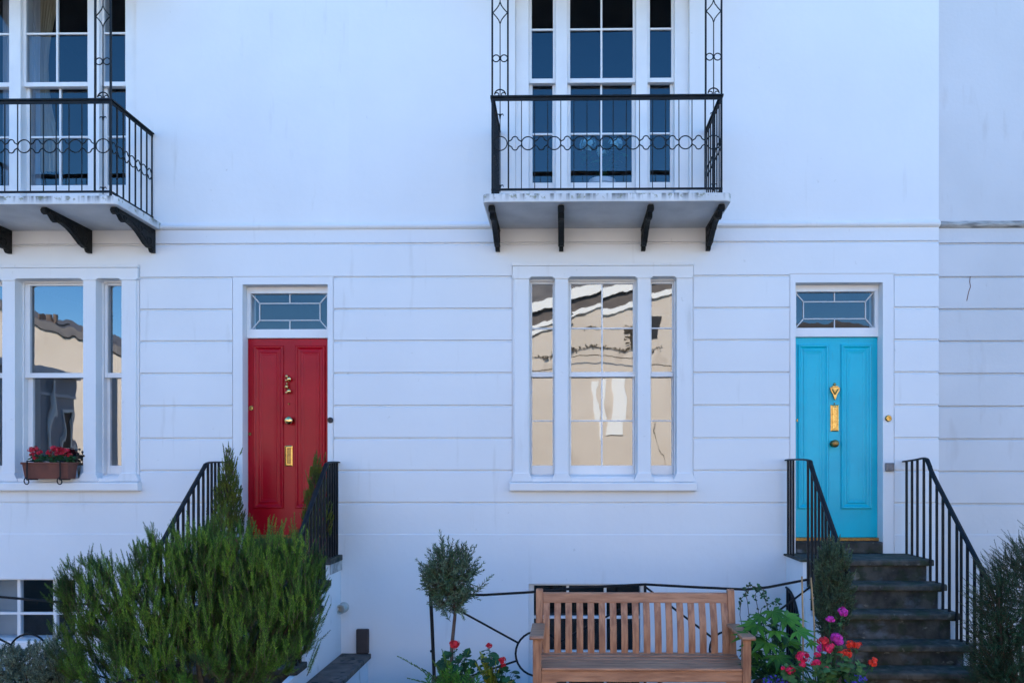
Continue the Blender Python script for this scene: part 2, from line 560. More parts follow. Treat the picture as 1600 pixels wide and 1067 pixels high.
def facade(name, parent, mat, x0, x1, z0, z1, openings, flats, rows, base=0.0, thick=0.35):
    """one sheet of wall with real openings, V joints and reveals.
    openings: (x0,x1,z0,z1); flats: (x0,x1,z0,z1) smooth areas framed by a joint"""
    prof = groove_profile(z0, z1, rows, True, base)
    xs = {x0, x1}
    for o in openings:
        xs |= {o[0], o[1]}
    G = 0.009
    for f in flats:
        xs |= {f[0], f[1], f[0] - G, f[1] + G}
    xs = sorted(x for x in xs if x0 <= x <= x1)
    zs = {p[0] for p in prof} | {z0, z1}
    for o in openings:
        zs |= {o[2], o[3]}
    for f in flats:
        zs |= {f[2], f[3], f[3] + G}
    zs = sorted(z for z in zs if z0 <= z <= z1)
    pz = [p[0] for p in prof]
    py = [p[1] for p in prof]

    def yof(xm, z, zm):
        for f in flats:
            if f[0] < xm < f[1] and f[2] < zm < f[3]:
                return base - 0.002
            if f[0] - G < xm < f[1] + G and f[2] < zm < f[3] + G:
                return base + 0.012
        return float(np.interp(z, pz, py))

    def isopen(xm, zm):
        return any(o[0] < xm < o[1] and o[2] < zm < o[3] for o in openings)
    mb = MB()
    nx, nz = len(xs) - 1, len(zs) - 1
    yb = base + thick
    for i in range(nx):
        xm = (xs[i] + xs[i + 1]) / 2
        for j in range(nz):
            a, b = zs[j], zs[j + 1]
            zm = (a + b) / 2
            if isopen(xm, zm):
                continue
            ya, y2 = yof(xm, a, zm), yof(xm, b, zm)
            mb.add([(xs[i], ya, a), (xs[i + 1], ya, a), (xs[i + 1], y2, b), (xs[i], y2, b)], [(0, 1, 2, 3)])
            # join to neighbour column
            for k, xx in ((i - 1, xs[i]), (i + 1, xs[i + 1])):
                if 0 <= k < nx:
                    xk = (xs[k] + xs[k + 1]) / 2
                    if isopen(xk, zm):
                        mb.add([(xx, ya, a), (xx, y2, b), (xx, yb, b), (xx, yb, a)], [(0, 1, 2, 3)])
                    elif k == i + 1:
                        yc, yd = yof(xk, a, zm), yof(xk, b, zm)
                        if abs(yc - ya) + abs(yd - y2) > 1e-5:
                            mb.add([(xx, ya, a), (xx, y2, b), (xx, yd, b), (xx, yc, a)], [(0, 1, 2, 3)])
                else:
                    mb.add([(xx, ya, a), (xx, y2, b), (xx, yb, b), (xx, yb, a)], [(0, 1, 2, 3)])
            for k, zz, yy in ((j - 1, a, ya), (j + 1, b, y2)):
                if 0 <= k < nz:
                    zk = (zs[k] + zs[k + 1]) / 2
                    if isopen(xm, zk):
                        mb.add([(xs[i], yy, zz), (xs[i + 1], yy, zz), (xs[i + 1], yb, zz), (xs[i], yb, zz)], [(0, 1, 2, 3)])
                    else:
                        yk = yof(xm, zz, zk)
                        if k == j + 1 and abs(yk - yy) > 1e-5:
                            mb.add([(xs[i], yy, zz), (xs[i + 1], yy, zz), (xs[i + 1], yk, zz), (xs[i], yk, zz)], [(0, 1, 2, 3)])
            mb.add([(xs[i], yb, a), (xs[i + 1], yb, a), (xs[i + 1], yb, b), (xs[i], yb, b)], [(0, 3, 2, 1)])
    return mb.build(name, mat, parent)


def string_course(mb, x0, x1, base=0.0):
    z0, z1 = STRING
    h = z1 - z0
    poly = [(base + 0.02, z0 - 0.004), (base - 0.012, z0), (base - 0.030, z0 + h * 0.22), (base - 0.034, z0 + h * 0.5),
            (base - 0.026, z0 + h * 0.7), (base - 0.012, z0 + h * 0.78), (base - 0.006, z1), (base + 0.02, z1 + 0.012)]
    mb.prism(poly, 'x', x0, x1)


def pane_grid(mb, x0, x1, z0, z1, xb, zb, y, tilt=0.003):
    """panes as separate slightly tilted sheets between the bars"""
    xs = [x0] + list(xb) + [x1]
    zs = [z0] + list(zb) + [z1]
    for i in range(len(xs) - 1):
        for j in range(len(zs) - 1):
            a, b = random.uniform(-tilt, tilt), random.uniform(-tilt, tilt)
            w, h = (xs[i + 1] - xs[i]) / 2, (zs[j + 1] - zs[j]) / 2
            xc, zc = (xs[i + 1] + xs[i]) / 2, (zs[j + 1] + zs[j]) / 2
            v = [(xc + p * w, y + p * w * a + q * h * b, zc + q * h) for p, q in ((-1, -1), (1, -1), (1, 1), (-1, 1))]
            mb.add(v, [(0, 1, 2, 3)])


def sash(mb, x0, x1, z0, z1, y0, y1, st, top, bot, xb=(), zb=(), bar=0.014):
    mb.box(x0, x0 + st, y0, y1, z0, z1)
    mb.box(x1 - st, x1, y0, y1, z0, z1)
    mb.box(x0 + st, x1 - st, y0 + 0.002, y1 - 0.002, z1 - top, z1)
    mb.box(x0 + st, x1 - st, y0 + 0.002, y1 - 0.002, z0, z0 + bot)
    for x in xb:
        mb.box(x - bar / 2, x + bar / 2, y0 + 0.006, y1 - 0.006, z0 + bot, z1 - top)
    for z in zb:
        mb.box(x0 + st, x1 - st, y0 + 0.008, y1 - 0.008, z - bar / 2, z + bar / 2)


def room(parent, x0, x1, z0, z1, y0=0.36, y1=3.4):
    mb = MB()
    v = [(x0, y0, z0), (x1, y0, z0), (x1, y1, z0), (x0, y1, z0), (x0, y0, z1), (x1, y0, z1), (x1, y1, z1), (x0, y1, z1)]
    mb.add(v, [(0, 1, 2, 3), (7, 6, 5, 4), (1, 5, 6, 2), (2, 6, 7, 3), (3, 7, 4, 0)])
    return mb.build('room', M['dark_room'], parent)


GW_TOP, GW_BOT = 3.808, 1.735      # ground floor window opening


def ground_window(house, cx, mid_bar, st, tilt):
    z = lambda py, Y=0: Z(py, Y)
    cols = [(-0.765, -0.495), (-0.36, 0.36), (0.495, 0.765)]
    # box frame behind the pilasters
    mb = MB()
    for a, b in cols:
        a, b = cx + a, cx + b
        mb.box(a - 0.05, a + 0.012, 0.085, 0.22, GW_BOT, GW_TOP + 0.03)
        mb.box(b - 0.012, b + 0.05, 0.085, 0.22, GW_BOT, GW_TOP + 0.03)
        mb.box(a + 0.012, b - 0.012, 0.087, 0.22, GW_TOP - 0.018, GW_TOP + 0.03)
        mb.prism([(0.05, GW_BOT - 0.03), (0.05, GW_BOT), (0.09, GW_BOT + 0.022), (0.22, GW_BOT + 0.03), (0.22, GW_BOT - 0.03)], 'x', a + 0.012, b - 0.012)
    w = mb.build('window', M['white_paint'], house, 0.004)
    mt, mbm = z(581.5, 0.12), z(589.5, 0.14)
    zt, zl = z(513.5, 0.12), z(657.5, 0.16)
    g = MB()
    for k, (a, b) in enumerate(cols):
        a, b = cx + a + 0.014, cx + b - 0.014
        s = st if k == 1 else st * 0.6
        xb = [(a + b) / 2] if (k == 1 and mid_bar) else []
        zb1 = [zt] if mid_bar else []
        zb2 = [zl] if mid_bar else []
        m1 = MB()
        sash(m1, a, b, mbm, GW_TOP - 0.02, 0.10, 0.14, s, 0.022, mt - mbm, xb, zb1)
        m1.build('sash', M['white_paint'], w, 0.003)
        m2 = MB()
        sash(m2, a, b, GW_BOT + 0.025, mt - 0.004, 0.145, 0.185, s, 0.03, 0.095, xb, zb2)
        m2.build('sash', M['white_paint'], w, 0.003)
        pane_grid(g, a + s - .004, b - s + .004, mt - .002, GW_TOP - 0.04, xb, zb1, 0.12, tilt)
        pane_grid(g, a + s - .004, b - s + .004, GW_BOT + 0.115, mt - 0.03, xb, zb2, 0.165, tilt)
    g.build('pane', M['glass'], w)
    # pilasters
    for a, b in ((-0.917, -0.765), (-0.495, -0.36), (0.36, 0.495), (0.765, 0.917)):
        a, b = cx + a, cx + b
        m = MB()
        m.box(a, b, -0.032, 0.10, GW_BOT - 0.01, GW_TOP - 0.002)
        m.prism([(a, z(437)), (b, z(437)), (b + 0.028, GW_TOP + 0.001), (a - 0.028, GW_TOP + 0.001)], 'y', -0.044, 0.098)
        m.prism([(a - 0.04, z(752)), (b + 0.04, z(752)), (b + 0.035, z(749)), (b + 0.004, z(739)), (a - 0.004, z(739)), (a - 0.035, z(749))], 'y', -0.052, 0.096)
        m.build('pilaster', M['white_wall'], w, 0.004)
    m = MB()
    m.box(cx - 0.935, cx + 0.935, -0.030, 0.099, GW_TOP + 0.002, z(417))
    m.box(cx - 0.942, cx + 0.942, -0.040, 0.02, z(417) + 0.001, z(412.5))
    m.build('lintel', M['white_wall'], w, 0.005)
    m = MB()
    m.prism([(0.1, z(752.5)), (-0.075, z(752.5) - 0.002), (-0.085, z(755)), (-0.082, z(766)), (0.1, z(767))], 'x', cx - 0.965, cx + 0.965)
    m.box(cx - 0.78, cx + 0.78, -0.04, 0.095, z(752.3), z(747))
    m.build('sill', M['white_paint'], w, 0.004)
    return w


FW_TOP, FW_BOT = 7.15, 4.40


def french_window(house, cx):
    cols = [(-0.77, -0.49), (-0.365, 0.352), (0.475, 0.757)]
    mb = MB()
    edges = [(-0.912, -0.77), (-0.49, -0.365), (0.352, 0.475), (0.757, 0.905)]
    for a, b in edges:
        mb.box(cx + a, cx + b, 0.06, 0.25, FW_BOT, FW_TOP)
    for a, b in cols:
        mb.box(cx + a, cx + b, 0.10, 0.25, FW_TOP - 0.06, FW_TOP)
        mb.box(cx + a, cx + b, 0.08, 0.25, FW_BOT, FW_BOT + 0.08)
    w = mb.build('balcony_window', M['white_paint'], house, 0.006)
    z = Z
    m_top, m_bot = z(125, .13), z(132, .13)
    g = MB()
    for k, (a, b) in enumerate(cols):
        a, b = cx + a, cx + b
        xb = [(a + b) / 2] if k == 1 else []
        m1 = MB()
        sash(m1, a, b, m_bot, FW_TOP - 0.06, 0.10, 0.14, 0.028, 0.03, m_top - m_bot, xb, [z(48.3, .13), z(-29, .13)], 0.020)
        m1.build('sash', M['white_paint'], w, 0.003)
        m2 = MB()
        sash(m2, a, b, FW_BOT + 0.08, m_top - 0.01, 0.15, 0.19, 0.034, 0.03, z(286.5, .17) - FW_BOT - 0.08, xb, [z(210.3, .17)], 0.020)
        m2.build('sash', M['white_paint'], w, 0.003)
        pane_grid(g, a + .024, b - .024, m_top - .002, FW_TOP - .08, xb, [z(48.3, .13), z(-29, .13)], 0.12, 0.002)
        pane_grid(g, a + .03, b - .03, z(288, .17), m_top - .03, xb, [z(210.3, .17)], 0.172, 0.002)
    g.build('pane', M['glass_up'], w)
    return w


def nested(mb, x0, x1, z0, z1, y, prof):
    v = []
    for d, h in prof:
        v += [(x0 + d, y - h, z0 + d), (x1 - d, y - h, z0 + d), (x1 - d, y - h, z1 - d), (x0 + d, y - h, z1 - d)]
    f = []
    for i in range(len(prof) - 1):
        for k in range(4):
            l = (k + 1) % 4
            f.append((i * 4 + k, i * 4 + l, i * 4 + 4 + l, i * 4 + 4 + k))
    n = (len(prof) - 1) * 4
    f.append((n, n + 1, n + 2, n + 3))
    mb.add(v, f)


DOOR_TOP, OPEN_TOP = 3.200, 3.747
DY = 0.135


def ring_pts(c, r, n=24, a0=0, a1=2 * PI, plane='xz'):
    out = []
    for k in range(n):
        a = a0 + (a1 - a0) * k / (n if abs(a1 - a0 - 2 * PI) < 1e-6 else n - 1)
        if plane == 'xz':
            out.append((c[0] + r * math.cos(a), c[1], c[2] + r * math.sin(a)))
        else:
            out.append((c[0], c[1] + r * math.cos(a), c[2] + r * math.sin(a)))
    return out


def door(house, x0, x1, zb, paint, label):
    mb = MB()
    mb.box(x0 + 0.002, x1 - 0.002, DY, DY + 0.05, zb, DOOR_TOP)
    w = x1 - x0
    prof = [(0, -0.002), (0.001, 0.012), (0.010, 0.022), (0.024, 0.020), (0.034, 0.008), (0.046, 0.003), (0.060, 0.0035), (0.064, 0.011),
            (0.072, 0.012), (0.080, 0.006), (0.094, 0.006), (0.097, 0.0025)]
    zl, zh = Z(794.5, DY), Z(539, DY)
    nested(mb, x0 + 0.062, x0 + 0.062 + 0.325, zl, zh, DY, prof)
    nested(mb, x1 - 0.062 - 0.325, x1 - 0.062, zl, zh, DY, prof)
    d = mb.build('door', paint, house, 0.0015)
    if label:
        d['label'] = label
    m = MB().box(x0 + 0.003, x1 - 0.003, DY - 0.045, DY + 0.06, zb - 0.035, zb - 0.002)
    m.build('threshold', M['dull_brass'], d, 0.003)
    return d


def fanlight(house, x0, x1):
    mb = MB()
    mb.box(x0 + .001, x1 - .001, DY - 0.03, DY + 0.05, DOOR_TOP + 0.004, 3.298)
    mb.box(x0 + .001, x1 - .001, DY - 0.028, DY + 0.05, 3.678, OPEN_TOP - 0.001)
    mb.box(x0 + .001, x0 + 0.040, DY - 0.029, DY + 0.05, 3.298, 3.678)
    mb.box(x1 - 0.040, x1 - .001, DY - 0.029, DY + 0.05, 3.298, 3.678)
    f = mb.build('fanlight', M['white_paint'], house, 0.003)
    a, b, c, d = x0 + 0.040, x1 - 0.040, 3.298, 3.678
    ia, ib, ic, id_ = a + 0.085, b - 0.085, c + 0.10, d - 0.10
    xm = (a + b) / 2
    m = MB()
    y = DY + 0.008
    for p, q in (((ia, ic), (ib, ic)), ((ia, id_), (ib, id_)), ((ia, ic), (ia, id_)), ((ib, ic), (ib, id_)),
                 ((a, c), (ia, ic)), ((b, c), (ib, ic)), ((a, d), (ia, id_)), ((b, d), (ib, id_)),
                 ((xm, c), (xm, ic)), ((xm, id_), (xm, d))):
        m.beam((p[0], y, p[1]), (q[0], y, q[1]), 0.011, 0.012, up=(0, 1, 0))
    m.build('glazing_bar', M['grey_wall'], f)
    g = MB()
    pane_grid(g, a, b, c, d, [], [], y + 0.004, 0.002)
    g.build('pane', M['glass_low'], f)
    return f


def knob(parent, x, z, r=0.036, mat=None, y=DY):
    m = MB()
    m.lathe([(r * 0.9, 0), (r * 0.9, 0.006), (r * 0.45, 0.012), (r * 0.40, 0.03), (r * 0.8, 0.040), (r, 0.055), (r * 0.95, 0.07), (r * 0.6, 0.08), (r * 0.1, 0.083)], (x, y, z), 'y', 20)
    return m.build('door_knob', mat or M['brass'], parent, smooth=True)


def disc(parent, name, x, z, r, mat, y=DY, h=0.012):
    m = MB()
    m.lathe([(r, 0), (r, h * 0.6), (r * 0.75, h), (r * 0.5, h), (r * 0.42, h * 0.5), (0.001, h * 0.5)], (x, y, z), 'y', 18)
    return m.build(name, mat, parent, smooth=False)


def balcony(house, cx):
    """slab, four scroll brackets, railings with ring band, trellis columns and canopy"""
    yf, ys = -0.75, -0.80
    ST, SB = 4.398, 4.318
    RT, RB = 5.332, 4.452
    hw = 1.085
    root = MB()
    # slab with rounded plan corners
    a = 1.165
    poly = []
    r = 0.05
    for qx, sgn in ((-a + r, -1), (a - r, 1)):
        for k in range(6):
            t = (PI + k / 5 * PI / 2) if sgn < 0 else (1.5 * PI + k / 5 * PI / 2)
            poly.append((cx + qx + r * math.cos(t), ys + r + r * math.sin(t)))
    poly += [(cx + a, 0.03), (cx - a, 0.03)]
    root.prism(poly, 'z', SB, ST)
    b = root.build('balcony', M['slab'], house, 0.008)
    # brackets: S shaped cheek pieces
    prof = [(-0.005, SB + .002), (-0.71, SB + .002), (-0.735, SB - 0.012), (-0.745, SB - 0.035), (-0.73, SB - 0.058), (-0.70, SB - 0.066), (-0.672, SB - 0.056),
            (-0.655, SB - 0.046), (-0.63, SB - 0.062), (-0.60, SB - 0.088), (-0.565, SB - 0.098), (-0.53, SB - 0.090), (-0.50, SB - 0.078), (-0.45, SB - 0.082),
            (-0.38, SB - 0.098), (-0.31, SB - 0.125), (-0.245, SB - 0.160), (-0.18, SB - 0.195), (-0.12, SB - 0.212), (-0.075, SB - 0.210), (-0.06, SB - 0.235), (-0.045, SB - 0.243), (-0.005, SB - 0.243)]
    for dx in (-1.09, -0.43, 0.42, 1.09):
        m = MB()
        m.prism([(p[0], p[1]) for p in prof], 'x', cx + dx - 0.022, cx + dx + 0.022)
        # proud scroll relief on both cheeks
        for s in (-1, 1):
            xx = cx + dx + s * 0.024
            for c, rr in (((-0.70, SB - 0.030), 0.022), ((-0.565, SB - 0.055), 0.026), ((-0.13, SB - 0.15), 0.042), ((-0.30, SB - 0.075), 0.035)):
                m.tube(ring_pts((xx, c[0], c[1]), rr, 14, plane='yz'), 0.007, 5, True)
            m.tube([(xx, -0.66, SB - 0.03), (xx, -0.45, SB - 0.05), (xx, -0.3, SB - 0.10), (xx, -0.16, SB - 0.17), (xx, -0.05, SB - 0.20)], 0.007, 5)
            m.tube([(xx, -0.04, SB - 0.03), (xx, -0.10, SB - 0.06), (xx, -0.22, SB - 0.04)], 0.007, 5)
        m.build('bracket', M['rust_iron'], b)
    # front railing
    zc = Z(224, yf)
    xl, xr = cx - hw, cx + hw
    cw = 0.158                                     # width of the corner trellis
    n_c = 15
    cell = (2 * hw - 2 * cw) / n_c

    def quatrefoil(c, rr, plane):
        pts = []
        for q in range(4):
            ca = q * PI / 2
            ox, oz = math.cos(ca) * rr * 0.55, math.sin(ca) * rr * 0.55
            for k in range(7):
                t = ca - PI * 0.46 + PI * 0.92 * k / 6
                dx, dz = ox + math.cos(t) * rr * 0.45, oz + math.sin(t) * rr * 0.45
                pts.append((c[0] + dx, c[1], c[2] + dz) if plane == 'xz' else (c[0], c[1] + dx, c[2] + dz))
        return pts
    m = MB()
    m.beam((xl - 0.012, yf, RT - 0.006), (xr + 0.012, yf, RT - 0.006), 0.042, 0.014)
    m.beam((xl, yf, RT - 0.030), (xr, yf, RT - 0.030), 0.012, 0.026)
    m.beam((xl, yf, RB), (xr, yf, RB), 0.026, 0.014)
    for k in range(n_c + 1):
        x = xl + cw + k * cell
        w = 0.0075 if 0 < k < n_c else 0.014
        wob = random.uniform(-.0015, .0015)
        m.beam((x + wob, yf, RB), (x, yf, RT - 0.02), w, w, up=(0, 1, 0))
    for k in range(n_c):
        c = (xl + cw + (k + 0.5) * cell, yf, zc)
        if k % 2:
            m.tube(ring_pts(c, cell * 0.5, 22), 0.0058, 5, True)
        else:
            m.tube(quatrefoil(c, cell * 0.52, 'xz'), 0.0058, 5, True)
    for x in (xl + 0.006, xr - 0.006):
        m.beam((x, yf, ST), (x, yf, RT), 0.018, 0.018, up=(0, 1, 0))
    for s in (-1, 1):
        c0 = cx + s * (hw - cw / 2)
        m.tube(ring_pts((c0, yf, zc), cw * 0.42, 22), 0.0055, 5, True)
        m.beam((c0, yf, RB), (c0, yf, RT), 0.008, 0.008, up=(0, 1, 0))
        for zz in (RT - 0.19, RB + 0.02):             # fleur tips
            for q in (-1, 1):
                m.tube([(c0, yf, zz), (c0 + q * 0.010, yf, zz + 0.020), (c0 + q * 0.026, yf, zz + 0.022), (c0 + q * 0.032, yf, zz + 0.006)], [.007, .007, .005, .003], 5)
            m.tube([(c0, yf, zz - 0.045), (c0, yf, zz), (c0, yf, zz + 0.035)], [.003, .009, .002], 5)
    m.build('front_railing', M['iron'], b)
    # side railings
    for s in (-1, 1):
        x = cx + s * (hw - 0.006)
        m = MB()
        m.beam((x, yf, RT - 0.006), (x, -0.005, RT - 0.006), 0.040, 0.013)
        m.beam((x, yf, RT - 0.028), (x, -0.005, RT - 0.028), 0.012, 0.024)
        m.beam((x, yf, RB), (x, -0.005, RB), 0.024, 0.013)
        n_s = 7
        cs = (0.75 - 0.01) / n_s
        for k in range(1, n_s + 1):
            y = yf + k * cs - (0.006 if k == n_s else 0)
            m.beam((x, y, RB if k < n_s else ST), (x, y, RT - 0.02), 0.012, 0.012, up=(0, 1, 0))
        for k in range(n_s):
            c = (x, yf + (k + 0.5) * cs, zc)
            if k % 2 == 0:
                m.tube(quatrefoil(c, cs * 0.52, 'yz'), 0.0058, 5, True)
            else:
                m.tube(ring_pts(c, cs * 0.5, 20, plane='yz'), 0.0058, 5, True)
        m.build('side_railing', M['iron'], b)
    # trellis columns
    CT = 6.98
    for s in (-1, 1):
        c0 = cx + s * (hw - cw / 2)
        m = MB()
        for q in (-1, 1):
            m.beam((c0 + q * (cw / 2 - 0.005), yf, RT), (c0 + q * (cw / 2 - 0.005), yf, CT), 0.016, 0.016, up=(0, 1, 0))
        zr = Z(91, yf)
        h = cw / 2 - 0.01
        m.tube(ring_pts((c0 - h / 2 - 0.003, yf, zr), h / 2 - 0.002, 16), 0.0055, 5, True)
        m.tube(ring_pts((c0 + h / 2 + 0.003, yf, zr), h / 2 - 0.002, 16), 0.0055, 5, True)
        for zd in (Z(20, yf), Z(20, yf) + 0.62):
            hh = 0.105
            for q in (-1, 1):
                for t in (-1, 1):
                    m.tube([(c0, yf, zd + t * hh), (c0 + q * 0.012, yf, zd + t * hh * 0.66), (c0 + q * 0.035, yf, zd + t * hh * 0.36), (c0 + q * h, yf, zd)][:4], 0.0055, 5)
        dz0, dz1 = Z(20, yf) - 0.105, Z(20, yf) + 0.105
        m.beam((c0, yf, RT), (c0, yf, dz0), 0.0085, 0.0085, up=(0, 1, 0))
        m.beam((c0, yf, dz1), (c0, yf, dz1 + 0.41), 0.0085, 0.0085, up=(0, 1, 0))
        m.beam((c0, yf, dz1 + 0.60), (c0, yf, CT), 0.0085, 0.0085, up=(0, 1, 0))
        # scroll foot
        m.tube(ring_pts((c0, yf, RT + 0.012), 0.052, 14, 0.1, PI - 0.1), 0.0065, 5)
        for q in (-1, 1):
            sp = [(c0 + q * (0.052 - 0.02 + 0.02 * math.cos(t)), yf, RT + 0.018 + 0.016 * math.sin(t)) for t in np.linspace(0, 4.2, 9)]
            m.tube(sp, 0.005, 5)
        m.build('trellis_column', M['iron'], b)
    # canopy above the frame of the photograph (seen mirrored in the glass)
    m = MB()
    m.prism([(-0.86, CT), (-0.86, CT + 0.05), (-0.6, CT + 0.16), (-0.3, CT + 0.33), (-0.005, CT + 0.62), (-0.005, CT + 0.58), (-0.3, CT + 0.29), (-0.6, CT + 0.12), (-0.84, CT)], 'x', cx - 1.17, cx + 1.17)
    m.build('canopy', M['roof_slate'], b)
    return b


# x positions of the openings
CXA, CXB = X(79.5), X(941.5)
RX0, RX1 = X(379), X(512)
BX0, BX1 = X(1243), X(1379.5)
SPLIT_AB, SPLIT_BC = X(545), X(1467)
ZB, ZT = -1.45, 8.6

houseA = thing('terraced_house', (CXA, 0, 0), 'white stuccoed terraced house with the red front door', 'house', 'terraced houses in the white row')
houseB = thing('terraced_house', (CXB, 0, 0), 'white stuccoed terraced house with the turquoise front door', 'house', 'terraced houses in the white row')
houseC = thing('terraced_house', (SPLIT_BC, 0, 0), 'greyer lilac-white terraced house with no door or window, at the right edge', 'house', 'terraced houses in the white row')

BWB = (X(826), X(1009), -0.62, Z(912))            # basement window openings
BWA = (X(-70), X(118), Z(1008), Z(906))
HALF = 0.94


def gw(cx):
    return (cx - HALF, cx + HALF, Z(766), Z(413.5))


for house, mat, x0, x1, cx, dx0, dx1, bw in ((houseA, M['white_wall'], -11.5, SPLIT_AB, CXA, RX0, RX1, BWA),
                                             (houseB, M['white_wall_b'], SPLIT_AB, SPLIT_BC, CXB, BX0, BX1, BWB)):
    ops = [(cx - 0.80, cx + 0.80, Z(752), 3.86), (cx - 0.912, cx + 0.905, FW_BOT, FW_TOP), (dx0, dx1, 0.88, OPEN_TOP), bw]
    if house is houseA:
        ops.append((-9.6, -8.3, 1.7, 3.8))
    sur = (dx0 - 0.10, dx1 + 0.055 if house is houseA else dx1 + 0.11, 0.88, 3.747 + 0.075)
    if house is houseB:
        sur = (dx0 - 0.055, dx1 + 0.11, 0.88, 3.747 + 0.085)
    flats = [sur, (cx - 0.936, cx + 0.936, Z(767.5), Z(412.5)), (bw[0] - 0.001, bw[1] + 0.001, bw[2], bw[3])][:2]
    facade('wall', house, mat, x0, x1, ZB, ZT, ops, flats, ROWS)
facade('wall', houseC, M['grey_wall'], SPLIT_BC, 14.5, ZB, ZT, [], [], [r - 0.012 for r in ROWS], base=0.045)

for house, x0, x1, base in ((houseA, -11.5, CXA - 1.17, 0), (houseA, CXA + 1.17, SPLIT_AB, 0), (houseB, SPLIT_AB, CXB - 1.17, 0), (houseB, CXB + 1.17, SPLIT_BC + 0.005, 0)):
    m = MB()
    string_course(m, x0, x1, base)
    m.build('string_course', M['white_wall'], house, smooth=False)
m = MB()
string_course(m, SPLIT_BC + 0.006, 14.5, 0.045)
dirty = pm('dirty_moulding', (0.50, 0.49, 0.47), (0.36, 0.35, 0.33), 5, 0.85, 0.6, 40, extra=stain((0.05, 0.05, 0.045), 6.0, 0.46, 0.64, (1, 1, 6), None, 0.65))
m.build('string_course', dirty, houseC)

m = MB()
cr = [(1516, 432), (1515, 440), (1516.5, 448), (1513.5, 456), (1512, 463), (1510.5, 470)]
for (a, b), (c_, d_) in zip(cr[:-1], cr[1:]):
    p, q = at(a, b, 0.044), at(c_, d_, 0.044)
    m.beam(p, q, 0.006, 0.004, up=(0, 1, 0))
m.build('crack', M['terracotta'], houseC)
# roofs and side walls so that the terrace shades the garden
for house, x0, x1 in ((houseA, -11.5, SPLIT_AB - 0.004), (houseB, SPLIT_AB, SPLIT_BC - 0.004), (houseC, SPLIT_BC, 14.5)):
    m = MB()
    m.prism([(-0.22, ZT + 0.003), (-0.22, ZT + 0.15), (0.1, ZT + 0.55), (4.2, ZT + 1.5), (8.4, ZT + 0.15), (8.4, ZT + 0.003)], 'x', x0, x1)
    r_ = m.build('roof', M['roof_slate'], house)
    m = MB()
    m.box(x0 + 0.004, x1 - 0.004, 8.0, 8.3, ZB, ZT)
    m.box(x0 + 0.004, x0 + 0.1, 0.36, 8.0, ZB, ZT)
    m.box(x1 - 0.1, x1 - 0.004, 0.36, 8.0, ZB, ZT)
    m.build('party_wall', M['dark_room'], house)

wA = ground_window(houseA, CXA, False, 0.052, 0.004)
wA['label'] = 'three-part sash window with undivided sashes'
wB = ground_window(houseB, CXB, True, 0.020, 0.005)
wB['label'] = 'three-part sash window with small panes reflecting a cream wall'
fA = french_window(houseA, CXA)
fB = french_window(houseB, CXB)
for h, cx in ((houseA, CXA), (houseB, CXB)):
    room(h, cx - 1.3, cx + 1.3, 1.2, 4.1)
    room(h, cx - 1.3, cx + 1.3, 4.3, 7.5)
room(houseA, RX0 - .1, RX1 + .1, 0.9, 4.0, 0.37)
room(houseB, BX0 - .1, BX1 + .1, 0.9, 4.0, 0.37)
room(houseA, BWA[0] - .3, BWA[1] + .3, -1.2, 0.9)
room(houseB, BWB[0] - .3, BWB[1] + .3, -1.2, 0.9)
balcony(houseA, CXA)
balcony(houseB, CXB)

# doors
dA = door(houseA, RX0, RX1, Z(835.5, DY), M['red_paint'], None)
fanlight(houseA, RX0, RX1)
dB = door(houseB, BX0, BX1, Z(838.5, DY), M['blue_paint'], None)
fanlight(houseB, BX0, BX1)
# red door furniture
kx = X(451, DY)
knob(dA, X(451.5, DY - .05), Z(656.5, DY - .05), 0.046, M['bright_brass'])
m = MB()
for dx, py, r in ((-0.008, 587.5, 0.018), (0.016, 592, 0.027), (-0.012, 594, 0.014), (-0.004, 599, 0.012), (-0.010, 604, 0.022), (0.014, 611, 0.027), (-0.010, 613, 0.016)):
    m.lathe([(r * 0.5, 0), (r * 0.6, 0.008), (r * 0.85, 0.014), (r, 0.028), (r * 0.85, 0.042), (r * 0.4, 0.050), (0.002, 0.051)], (kx + dx, DY, Z(py, DY)), 'y', 16)
m.build('door_knocker', M['bright_brass'], dA, smooth=True)
m = MB()
x0, x1, z0, z1 = X(445.5, DY), X(457.5, DY), Z(728, DY), Z(696, DY)
nested(m, x0, x1, z0, z1, DY, [(0, 0), (0, 0.010), (0.009, 0.012), (0.012, 0.003), (0.018, 0.003)])
lb = m.build('letterbox', M['brass'], dA)
m = MB().box(x0 + .022, x1 - .022, DY - 0.009, DY - 0.0032, z0 + .022, z1 - .022)
m.build('flap', M['dull_brass'], lb, 0.002)
disc(dA, 'lock', X(393, DY), Z(637, DY), 0.026, M['brass'])
disc(dA, 'lock', X(391, DY), Z(677.5, DY), 0.017, M['brass'])
disc(dA, 'spyhole', X(451.5, DY), Z(630.5, DY), 0.010, M['dull_brass'])
# turquoise door furniture
kx = X(1303.5, DY)
knob(dB, X(1304.5, DY - .05), Z(693, DY - .05), 0.040, M['dull_brass'])
m = MB()
zc = Z(612, DY)
m.lathe([(0.004, 0.0), (0.016, 0.006), (0.014, 0.02), (0.002, 0.026)], (kx, DY, Z(601, DY)), 'y', 12)
m.prism([(kx - 0.050, Z(606, DY)), (kx + 0.050, Z(606, DY)), (kx + 0.044, Z(612, DY)), (kx + 0.022, Z(617, DY)), (kx + 0.012, Z(622, DY)), (kx, Z(626, DY)), (kx - 0.012, Z(622, DY)), (kx - 0.022, Z(617, DY)), (kx - 0.044, Z(612, DY))], 'y', DY - 0.028, DY - 0.006)
m.prism([(kx - 0.030, Z(604, DY)), (kx + 0.030, Z(604, DY)), (kx + 0.03, Z(606, DY)), (kx - 0.03, Z(606, DY))], 'y', DY - 0.034, DY)
